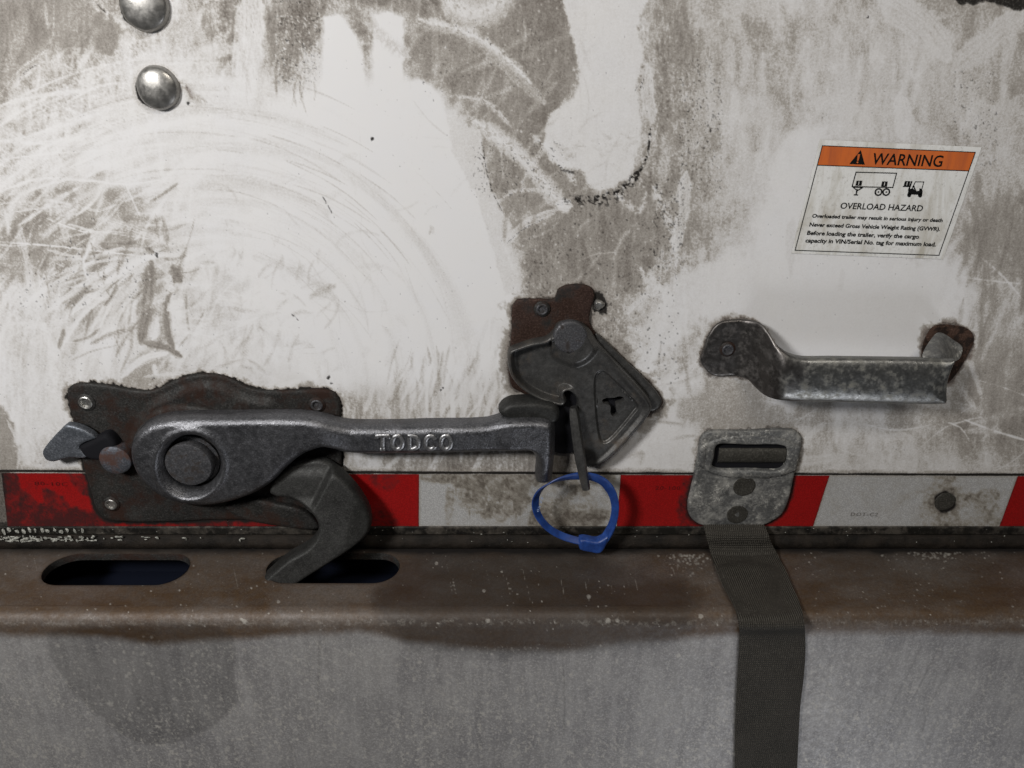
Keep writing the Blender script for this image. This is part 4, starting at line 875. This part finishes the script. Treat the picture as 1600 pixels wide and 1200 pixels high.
LUG = [(779, 640), (783, 628), (794, 619), (815, 616), (845, 617), (866, 624), (874, 640), (868, 660), (800, 660)]
relief('lever_lug', LUG, 0.003, 0.018, 10, M_HOOK, latch, edge=.5)

# ------------------------------------------------------------------ hasp with the stamped T
hx, hz = W(900, 690, 0)
hasp = root('hasp_plate', 'dark pivoting lock plate stamped with a small T, tilted beside the end of the lever', 'hasp', (float(hx), 0, float(hz)))
relief('mounting_plate', HASPB, 0.0, 0.0028, 4, M_RUSTP, hasp, step=3)
relief('keeper_edge', [(930, 520), (962, 548), (1034, 628), (1020, 643), (1004, 636), (950, 570)], 0.0026, 0.0052, 4, M_HASP, hasp, step=3)
relief('stamp_shade_sheet', [(936, 618), (980, 618), (978, 660), (938, 660)], 0.0029, 0.0035, 2, M_BLACK, hasp, step=5)  # black sheet that puts the inner shade into the T opening
o = relief('keeper_gap_shade', [(862, 628), (880, 612), (893, 606), (906, 622), (905, 702), (864, 704)], 0.0029, 0.0040, 3, M_BLACK, hasp, step=4)  # black plate standing in for the shadowed gap beside the lever end
COVER = [(853, 524), (830, 529), (812, 535), (797, 542), (793, 553), (796, 580), (803, 594), (814, 606), (836, 621), (866, 632), (880, 633), (885, 624), (882, 613), (889, 611), (899, 619), (901, 630), (894, 646), (897, 690), (902, 724), (915, 729), (931, 728), (947, 719),
         (1010, 651), (1017, 635), (1014, 621), (930, 527), (921, 514), (908, 503), (890, 499), (872, 503), (864, 515)]
TRI = [(931, 594), (935, 584), (942, 582), (948, 586), (993, 631), (995, 637), (990, 644), (950, 689), (943, 691), (939, 686)]
TH_ = [(942, 628), (947, 625), (961, 624), (968, 622), (975, 624), (974, 629), (967, 632), (963, 634), (963, 642), (965, 650), (959, 653), (955, 648), (955, 638), (952, 634), (944, 632)]
tri_d = catmull(TRI, 3)
def cover_hf(px, py, d):
    t = sdf(px, py, tri_d); b = -0.0026*sstep(-3.2, 0.4, t)
    leftside = sstep(905, 880, px-(py-560)*.15)
    b = b-0.0078*sstep(5, 11, d)*leftside*sstep(905, 870, px)*sstep(515, 530, py)+0.0012*sstep(6, 3, d)*leftside
    rr = np.hypot(px-891, py-527); b = b+0.004*sstep(50, 36, rr)*sstep(2, 10, d)*(px > 862)
    b = b+0.0028*sstep(15, 5, d)*(sstep(900, 960, px))*(t < 2)*sstep(560, 600, py)
    return b
relief('cover_plate', COVER, 0.003, 0.0115, 7, M_HASP, hasp, holes=[TH_], edge=.35, cap=True, hf=cover_hf, step=1.45, sharp=60, crisp=5)
lathe('pivot_pin', 891, 527, 0.010, [(12.6, 0), (12.6, 4.4), (12, 5.2), (10.5, 5.6), (0.01, 5.8)], M_PIVOT, hasp, 40, wob=.01, hc=.0148)
rivet(847, 483, 4.6, M_PIVOT, hasp); lathe('broken_rivet', 936, 477, 0.0, [(4.2, 0), (3.8, 1.5), (2.4, 2.6), (.01, 2.4)], M_BRIGHT, hasp, 18, wob=.12)
# flat locking tongue the seal hangs from
def P3(px, py, h): X, Z = W(px, py, h); return np.array([float(X), -h, float(Z)])
tp = [P3(896, 636, .014), P3(900, 670, .018), P3(905, 705, .022), P3(911, 740, .025), P3(916, 764, .026)]
tpc = catmull([tuple(p) for p in tp], .003, False)
sweep('locking_tongue', tpc, np.interp(np.linspace(0, 1, len(tpc)), [0, .15, .6, 1], [.005, .0075, .0085, .006]), np.interp(np.linspace(0, 1, len(tpc)), [0, 1], [.011, .006]), (1, -.25, 0), M_HASP, hasp, sq=3.5)

# ------------------------------------------------------------------ blue seal
bx, bz = W(925, 862, .02)
seal = root('security_seal', 'blue plastic loop seal hanging from the lock tongue in front of the white tape', 'seal', (float(bx), -.02, float(bz)))
ring = [(908, 846, .020), (880, 838, .020), (856, 824, .021), (840, 803, .021), (837, 780, .022), (846, 764, .023), (866, 752, .023), (892, 745, .023), (918, 744, .023), (940, 751, .023), (955, 768, .022), (961, 790, .022), (958, 815, .021), (948, 836, .020), (938, 850, .020)]
pc = catmull([tuple(P3(*p)) for p in ring], .0022, False)
tt = np.linspace(0, 1, len(pc)); cen_ = pc.mean(0); rad_ = pc-cen_; rad_[:, 1] = 0; rad_ /= np.linalg.norm(rad_, axis=1, keepdims=True)
phi = np.interp(tt, [0, .15, .3, .42, .55, .7, .8, 1], [.75, .7, .95, .5, 1.25, 1.2, .8, 1.1])[:, None]; wdir = np.cos(phi)*np.array([0, -1.0, 0])+np.sin(phi)*rad_
sweep('loop_band', pc, np.interp(tt, [0, .2, .45, .62, .85, 1], [.0062, .0064, .0085, .0088, .0068, .0074]), .0015, wdir, M_BLUE, seal, sq=5, n=12)
BK = [(906, 836), (932, 838), (950, 830), (948, 848), (938, 864), (924, 863), (906, 857)]
relief('seal_buckle', BK, .0155, .0235, 5, M_BLUE, seal, cap=True, edge=.5, step=2)
k_ = relief('buckle_tail', [(930, 846), (944, 834), (958, 806), (964, 806), (960, 830), (948, 850), (938, 862)], .0175, .0215, 3, M_BLUE, seal, cap=True, step=2)
print_text('printed_mark', '07 52', (838.5, 799), (846, 776), (3.2, 1.6), .0262, M_SPRINT, seal, bold=.0)

# ------------------------------------------------------------------ pull handle
gx, gz = W(1300, 630, 0)
handle = root('pull_handle', 'bent galvanised steel pull handle bolted to the door under the warning sticker', 'handle', (float(gx), 0, float(gz)))
GRIP = [(1094, 563), (1099, 545), (1107, 522), (1122, 504), (1147, 499), (1185, 503), (1200, 518), (1212, 536), (1226, 548), (1246, 555), (1300, 556), (1380, 557), (1440, 558), (1478, 560), (1492, 561), (1487, 572), (1480, 594), (1478, 612), (1477, 628),
        (1466, 630), (1380, 629), (1300, 627), (1216, 624), (1196, 618), (1180, 605), (1168, 593), (1150, 587), (1116, 587), (1104, 579)]
gb = lambda px, py: 0.001+0.025*sstep(1146, 1232, px+.15*(py-560))+0.003*sstep(1465, 1492, px)
def grip_hf(px, py, d):
    s_ = sstep(1180, 1225, px); return s_*(0.0065*(1-(1-np.minimum(d/33, 1))**2)**.5)+0.0004*(fbm(95, px/12, py/12, 3)-.5)
relief('grip', GRIP, 0.0, 0.0025, 4, M_GRIP, handle, hb=gb, hf=grip_hf, cap=True, step=2.2, sharp=60)
rivet(1137, 546, 4.6, M_PIVOT, handle, .0032)
relief('right_foot', HAND_R, 0.0, 0.0016, 4, M_RUSTF, handle, step=3, label='rust eaten right mounting foot of the handle')
rb = lambda px, py: 0.024*sstep(1500, 1462, px-.4*(py-540))*sstep(512, 560, py)
relief('return_leg', [(1441, 558), (1449, 536), (1464, 520), (1474, 521), (1490, 531), (1504, 543), (1500, 560), (1492, 566), (1450, 566)], 0.0016, 0.0036, 3, M_BRACK, handle, hb=rb, cap=True, step=2.4)

# ------------------------------------------------------------------ strap bracket
kx, kz = W(1160, 822, 0)
brk = root('strap_bracket', 'speckled grey steel bracket riveted over the tape, holding the end of the strap', 'bracket', (float(kx), 0, float(kz)))
SLOT = [(1118, 700), (1122, 695), (1170, 695), (1222, 696), (1230, 701), (1230, 713), (1226, 728), (1219, 734), (1170, 734), (1120, 733), (1113, 728), (1116, 714)]
def br_hf(px, py, d):
    return 0.0014*sstep(12, 3, np.abs(d-6))*(np.hypot((px-1173)/62, (py-714)/24) < 1.4)+0.0004*(fbm(97, px/9, py/9, 3)-.5)
relief('steel_plate', BRACK, 0.0006, 0.0042, 5, M_BRACK, brk, holes=[SLOT], edge=.45, hf=br_hf, step=2.2)
relief('slot_dark_sheet', [(1112, 690), (1236, 690), (1232, 740), (1114, 740)], 0.0002, 0.0007, 2, M_BLACK, brk, step=6)  # black sheet that makes the inside of the slot dark
ra = P3(1122, 711, .0005); rb_ = P3(1226, 711, .0005)
sweep('strap_roller', [ra+(rb_-ra)*t for t in np.linspace(0, 1, 8)], .0135, .0062, (0, 0, 1), M_DISC, brk, sq=2.2, n=16)
for (cx, cy, r) in ((1163, 760, 9.4), (1152, 804, 9.0)):
    lathe('flat_rivet', cx, cy, 0.004, [(r, -.5), (r*.98, .25), (r*.93, .5), (r*.8, .35), (0.01, .25)], M_DISC, brk, 36, wob=.012)

# ------------------------------------------------------------------ bumper
z0b = z_ledge-0.135-0.06
DEPTH = 0.0; 
# where the bend shows: photo row 968
def h_at(py, z):
    b = (600-py)/FPX; dy = math.cos(TH)+b*math.sin(TH); dz = -math.sin(TH)+b*math.cos(TH); t = (z-CAM[2])/dz; return -(CAM[1]+t*dy)
hf_ = h_at(963, z_ledge-.001); RB = 0.011
bump = root('rear_bumper', 'grey steel rear bumper with rust brown top ledge and two oval slots', 'bumper', (0, -hf_/2, z_ledge-.22))
La = hf_-RB+0.02; Lb = RB*math.pi/2; Lc = 0.20
def prof(s):                       # s = 0 at 20 mm behind the door face
    h = np.where(s < La, s-0.02, np.where(s < La+Lb, (La-0.02)+RB*np.sin(np.clip((s-La)/RB, 0, math.pi/2)), La-0.02+RB))
    z = np.where(s < La, 0.0, np.where(s < La+Lb, -RB*(1-np.cos(np.clip((s-La)/RB, 0, math.pi/2))), -RB-(s-La-Lb)))
    return h, z_ledge+z
SPB = 0.00092
xs = np.arange(-HW, HW, SPB); ss = np.arange(0, La+Lb+Lc, SPB); X, Sg = np.meshgrid(xs, ss); H_, Z_ = prof(Sg)
# oval slots, given as photo points on the ledge
def on_ledge(px, py):
    z = z_ledge-.001; h = h_at(py, z); Xp, _ = W(px, py, h); return float(Xp), h+0.02
slots = []
for (xl, xr, yt, yb) in ((70, 294, 867, 916), (417, 624, 866, 913)):
    xa, sa = on_ledge(xl, (yt+yb)/2); xb, _ = on_ledge(xr, (yt+yb)/2); _, s0 = on_ledge(xl, yt); _, s1 = on_ledge(xl, yb); r = (s1-s0)/2; sm = (s0+s1)/2
    slots.append((xa+r, xb-r, sm, r))
def slot_d(x, s, q):               # positive inside
    xc = np.clip(x, q[0], q[1]); return q[3]-np.hypot(x-xc, s-q[2])
PXb, PYb = PX(X, -H_, Z_)
cb = Canvas(PXb, PYb); x, y = cb.x, cb.y; hh = H_.ravel(); sg = Sg.ravel()
stain = np.interp(x, [0, 150, 250, 380, 560, 640, 760, 880, 1000, 1150, 1300, 1600], [992, 996, 1006, 1000, 985, 1004, 1016, 1016, 1002, 990, 988, 992])+8*(fbm(71, x/40, y/40)-.5)
cb.g = np.clip(.92*(1-sstep(-9, 8, y-stain)), 0, 1)
cb.g = cb.g*(.86+.14*sstep(880, 950, y)+.45*(fbm(72, x/70, y/22, 4)-.5)); fold = np.exp(-((y-(973+4*(fbm(73, x/60, y*0)-.5)))/9.0)**2)
cb.g = cb.g*(1-.22*fold); cb.k = .22*fold*sstep(.35, .7, fbm(74, x/7, y/5, 3, .7))  # bend line made paler: less brown, more pale flecks
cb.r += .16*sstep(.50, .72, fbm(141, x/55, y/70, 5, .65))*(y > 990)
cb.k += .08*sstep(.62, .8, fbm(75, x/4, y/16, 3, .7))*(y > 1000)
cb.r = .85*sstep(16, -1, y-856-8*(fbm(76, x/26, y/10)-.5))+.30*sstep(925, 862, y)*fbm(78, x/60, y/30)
cb.r += .42*sstep(560, 700, x)*sstep(1040, 900, x)*sstep(990, 930, y)+.2*sstep(1180, 1300, x)*sstep(960, 900, y)  # shade across the middle of the ledge painted into the dark mask
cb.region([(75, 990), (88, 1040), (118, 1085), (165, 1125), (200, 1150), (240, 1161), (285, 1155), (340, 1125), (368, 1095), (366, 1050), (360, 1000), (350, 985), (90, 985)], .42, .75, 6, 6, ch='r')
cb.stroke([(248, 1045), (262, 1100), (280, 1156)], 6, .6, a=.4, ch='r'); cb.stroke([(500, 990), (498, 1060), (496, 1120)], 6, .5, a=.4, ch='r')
cb.region([(430, 925), (575, 925), (575, 965), (430, 965)], .62, .5, 26, 10)  # brown thinned to a lighter patch before the hook slot
cb.region([(590, 920), (700, 890), (1000, 895), (1080, 930), (1060, 988), (900, 1010), (760, 1018), (650, 1006), (606, 970)], .62, .75, 22, 14, ch='r')  # same middle zone darkened further, down over the bend
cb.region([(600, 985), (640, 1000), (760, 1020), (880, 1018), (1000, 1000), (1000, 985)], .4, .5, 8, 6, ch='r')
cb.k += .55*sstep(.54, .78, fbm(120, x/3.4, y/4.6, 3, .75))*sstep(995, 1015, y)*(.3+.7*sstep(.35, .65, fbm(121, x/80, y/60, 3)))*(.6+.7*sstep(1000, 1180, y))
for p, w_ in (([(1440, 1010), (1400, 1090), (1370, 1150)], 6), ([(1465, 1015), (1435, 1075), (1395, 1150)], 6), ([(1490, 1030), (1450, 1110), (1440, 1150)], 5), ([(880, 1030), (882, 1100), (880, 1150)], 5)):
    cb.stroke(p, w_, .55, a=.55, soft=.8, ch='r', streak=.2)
for q in range(34):
    a = random.uniform(0, 1600); b = random.uniform(1000, 1120); cb.stroke([(a, b), (a+random.uniform(-3, 3), b+40), (a+random.uniform(-5, 5), b+random.uniform(60, 130))], random.uniform(3, 14), random.uniform(.1, .35), a=.35, soft=1, ch=random.choice('kr'), streak=.5)
for q in range(26):
    a = random.uniform(690, 1110) if q < 19 else random.uniform(0, 1600); b = random.uniform(868, 915); L = random.uniform(14, 44); cb.stroke([(a, b), (a+L*.22, b+L)], random.uniform(1.2, 2.6), .6, a=.6, ch='k', streak=.3)
for q in range(110): cb._q.append((random.gauss(1075, 20), 866+abs(random.gauss(0, 12)), random.uniform(.9, 2.4), .8, 'k', random.uniform(.2, .7)))
for q in range(80): cb._q.append((random.gauss(1450, 34), 863+abs(random.gauss(0, 7)), random.uniform(.9, 2.4), .8, 'k', random.uniform(.2, .7)))
for q in range(420): cb._q.append((random.uniform(0, 1600), 862+128*random.random(), random.choice((.7, .8, .9, 1.0, 1.2, 1.7)), .9, 'k', random.uniform(.2, .9)))
for q in range(150): cb._q.append((random.uniform(1210, 1600), random.uniform(860, 985), random.choice((.7, .9, 1.1, 1.5)), .9, 'k', random.uniform(.3, .9)))
for q in range(2600): cb._q.append((random.uniform(0, 1600), 1000+200*random.random()**.6, random.uniform(1.0, 3.2), .65, 'k', random.uniform(.2, .6)))
for q in range(260): cb._q.append((random.uniform(50, 560), random.uniform(995, 1060), random.uniform(1.2, 4.0), .6, 'k', random.uniform(.2, .45)))
for (a, b, r) in ((892, 1055, 3.6), (1060, 1024, 3.6), (382, 971, 4), (377, 968, 3), (435, 940, 3), (762, 970, 3.4), (950, 970, 4.5), (965, 970, 3.5), (682, 880, 3), (756, 923, 3), (920, 932, 3.6), (520, 1078, 3.5), (1095, 963, 4)):
    cb._q.append((a, b, r, .7, 'k', .7))
for q in slots:
    dd = -slot_d(X.ravel(), sg, q); cb.g = np.maximum(cb.g, .9*(1-sstep(.000, .006, dd))); cb.r = np.maximum(cb.r, .35*(1-sstep(0, .004, dd)))
# splat on this grid
s_x = cb.x.reshape(X.shape); py_col = PYb[:, X.shape[1]//2]
def flush_b():
    H, Wd = X.shape
    for (cx, cy, r, val, ch, a) in cb._q:
        j = int(np.searchsorted(py_col, cy))
        if j < 3 or j > H-4: continue
        i = int(np.searchsorted(PXb[j], cx))
        if i < 5 or i > Wd-6: continue
        m = int(r/1.2)+3; js = slice(j-m if j > m else 0, j+m+1); iss = slice(i-m if i > m else 0, i+m+1)
        d = np.hypot(PXb[js, iss]-cx, (PYb[js, iss]-cy)); al = a*np.clip((r-d)/1.3+.3, 0, 1); A = getattr(cb, ch).reshape(X.shape); A[js, iss] = A[js, iss]*(1-al)+val*al
    cb._q.clear()
flush_b()
# masks in the bumper shader: R brown, G deposit and paler bend, B damp and painted shade
keep = np.ones((X.shape[0]-1, X.shape[1]-1), bool)
Xc = (X[:-1, :-1]+X[1:, 1:])/2; Sc = (Sg[:-1, :-1]+Sg[1:, 1:])/2
Xn = X.copy(); Sn = Sg.copy()
for q in slots:
    keep &= slot_d(Xc, Sc, q) <= 0
for q in slots:
    dd = slot_d(X, Sg, q); nr = np.abs(dd) < SPB*0.85
    xc = np.clip(X, q[0], q[1]); vx = X-xc; vs = Sg-q[2]; L = np.hypot(vx, vs)+1e-12
    Xn = np.where(nr, xc+vx/L*q[3], Xn); Sn = np.where(nr, q[2]+vs/L*q[3], Sn)
Hn, Zn = prof(Sn); wav = 0.0007*(fbm(81, Xn*7, Sn*9, 3)-.5)+.00012*(fbm(82, Xn*300, Sn*300, 2)-.5)
Hn2 = Hn+wav*(Sn > La); Zn2 = Zn+wav*(Sn <= La)
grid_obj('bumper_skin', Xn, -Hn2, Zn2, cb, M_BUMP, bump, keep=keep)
for q in slots:                      # rolled rim of each slot
    V = []; F = []; n = 96; per = []
    for i in range(n//2+1): a = -math.pi/2+math.pi*i/(n//2); per.append((q[1]+q[3]*math.cos(a), q[2]+q[3]*math.sin(a)))
    for i in range(n//2+1): a = math.pi/2+math.pi*i/(n//2); per.append((q[0]+q[3]*math.cos(a), q[2]+q[3]*math.sin(a)))
    m = len(per)
    for (sc, dz) in ((0.0, .0002), (0.0005, -.0012), (0.0006, -.006)):
        for (a, s) in per:
            cxx = min(max(a, q[0]), q[1]); L = math.hypot(a-cxx, s-q[2]); ax = a-(a-cxx)/L*sc; as_ = s-(s-q[2])/L*sc
            h, z = prof(np.array(as_)); V.append((ax, -float(h), float(z)+dz))
    for r_ in range(2):
        for i in range(m): F.append((r_*m+i, r_*m+(i+1) % m, (r_+1)*m+(i+1) % m, (r_+1)*m+i))
    link('slot_rim', V, F, M_PLATE, bump)
box_obj('inner_channel', -HW, HW, -0.05, hf_-0.008, z_ledge-.19, z_ledge-.045, M_INSIDE, bump)
box_obj('inner_wall', -HW, HW, -0.05, -0.022, z_ledge-.0445, z_ledge-.004, M_INSIDE, bump)

# ------------------------------------------------------------------ strap
rows = [(1099, 1193, 820, None, .005), (1101, 1197, 828, None, .008), (1103, 1201, 838, None, .012), (1107, 1207, 852, 'L', 0), (1111, 1215, 868, 'L', 0), (1119, 1228, 893, 'L', 0), (1131, 1240, 920, 'L', 0), (1144, 1250, 944, 'L', 0), (1150, 1254, 958, 'L', 0),
        (1154, 1257, 976, 'F', .0), (1155, 1258, 992, 'F', 0), (1154, 1258, 1025, 'F', 0), (1152, 1255, 1060, 'F', 0), (1150, 1250, 1100, 'F', 0), (1148.5, 1247, 1150, 'F', 0), (1148, 1245, 1200, 'F', 0), (1146, 1242, 1280, 'F', 0)]
Lp = []; Rp = []
for (a, b, py, md, h) in rows:
    if md == 'L': h = max(h_at(py, z_ledge+.0022), .0115+(py-852)*.0002)
    if md == 'F': h = max(hf_+.0022, 0) if py > 985 else h_at(py, z_ledge-.0005 if py < 980 else z_ledge-.008)
    Lp.append(P3(a, py, h)); Rp.append(P3(b, py, h))
Lp = catmull(Lp, .002, False); n = len(Lp); Rp0 = catmull(Rp, .002, False)
ti = np.linspace(0, 1, n); tr = np.linspace(0, 1, len(Rp0)); Rp = np.stack([np.interp(ti, tr, Rp0[:, c]) for c in range(3)], 1)
strap = root('pull_strap', 'dark grey woven pull strap hanging from the bracket down over the bumper', 'strap', tuple(Lp[0]))
m = 14; V = []; F = []
cen = (Lp+Rp)/2; T = np.gradient(cen, axis=0); T /= np.linalg.norm(T, axis=1, keepdims=True); Wv = Rp-Lp; Nn = np.cross(Wv, T); Nn /= np.linalg.norm(Nn, axis=1, keepdims=True)
if Nn[-1][1] > 0: Nn = -Nn
for side in (0, 1):
    for i in range(n):
        for j in range(m+1):
            t = j/m; e = 0.0008 if j in (0, m) else 0.0014; cup = 0.0006*math.sin(math.pi*t)+.0005*math.sin(i*.05+t*2)
            V.append(Lp[i]+(Rp[i]-Lp[i])*t+Nn[i]*(cup+(e if side == 0 else 0)))
q = n*(m+1)
for i in range(n-1):
    for j in range(m):
        a = i*(m+1)+j; F.append((a, a+1, a+m+2, a+m+1)); F.append((q+a, q+a+m+1, q+a+m+2, q+a+1))
    for j in (0, m):
        a = i*(m+1)+j; F.append((a, a+m+1, q+a+m+1, q+a) if j == 0 else (a, q+a, q+a+m+1, a+m+1))
link('webbing', V, F, M_STRAP, strap, sharp=50)
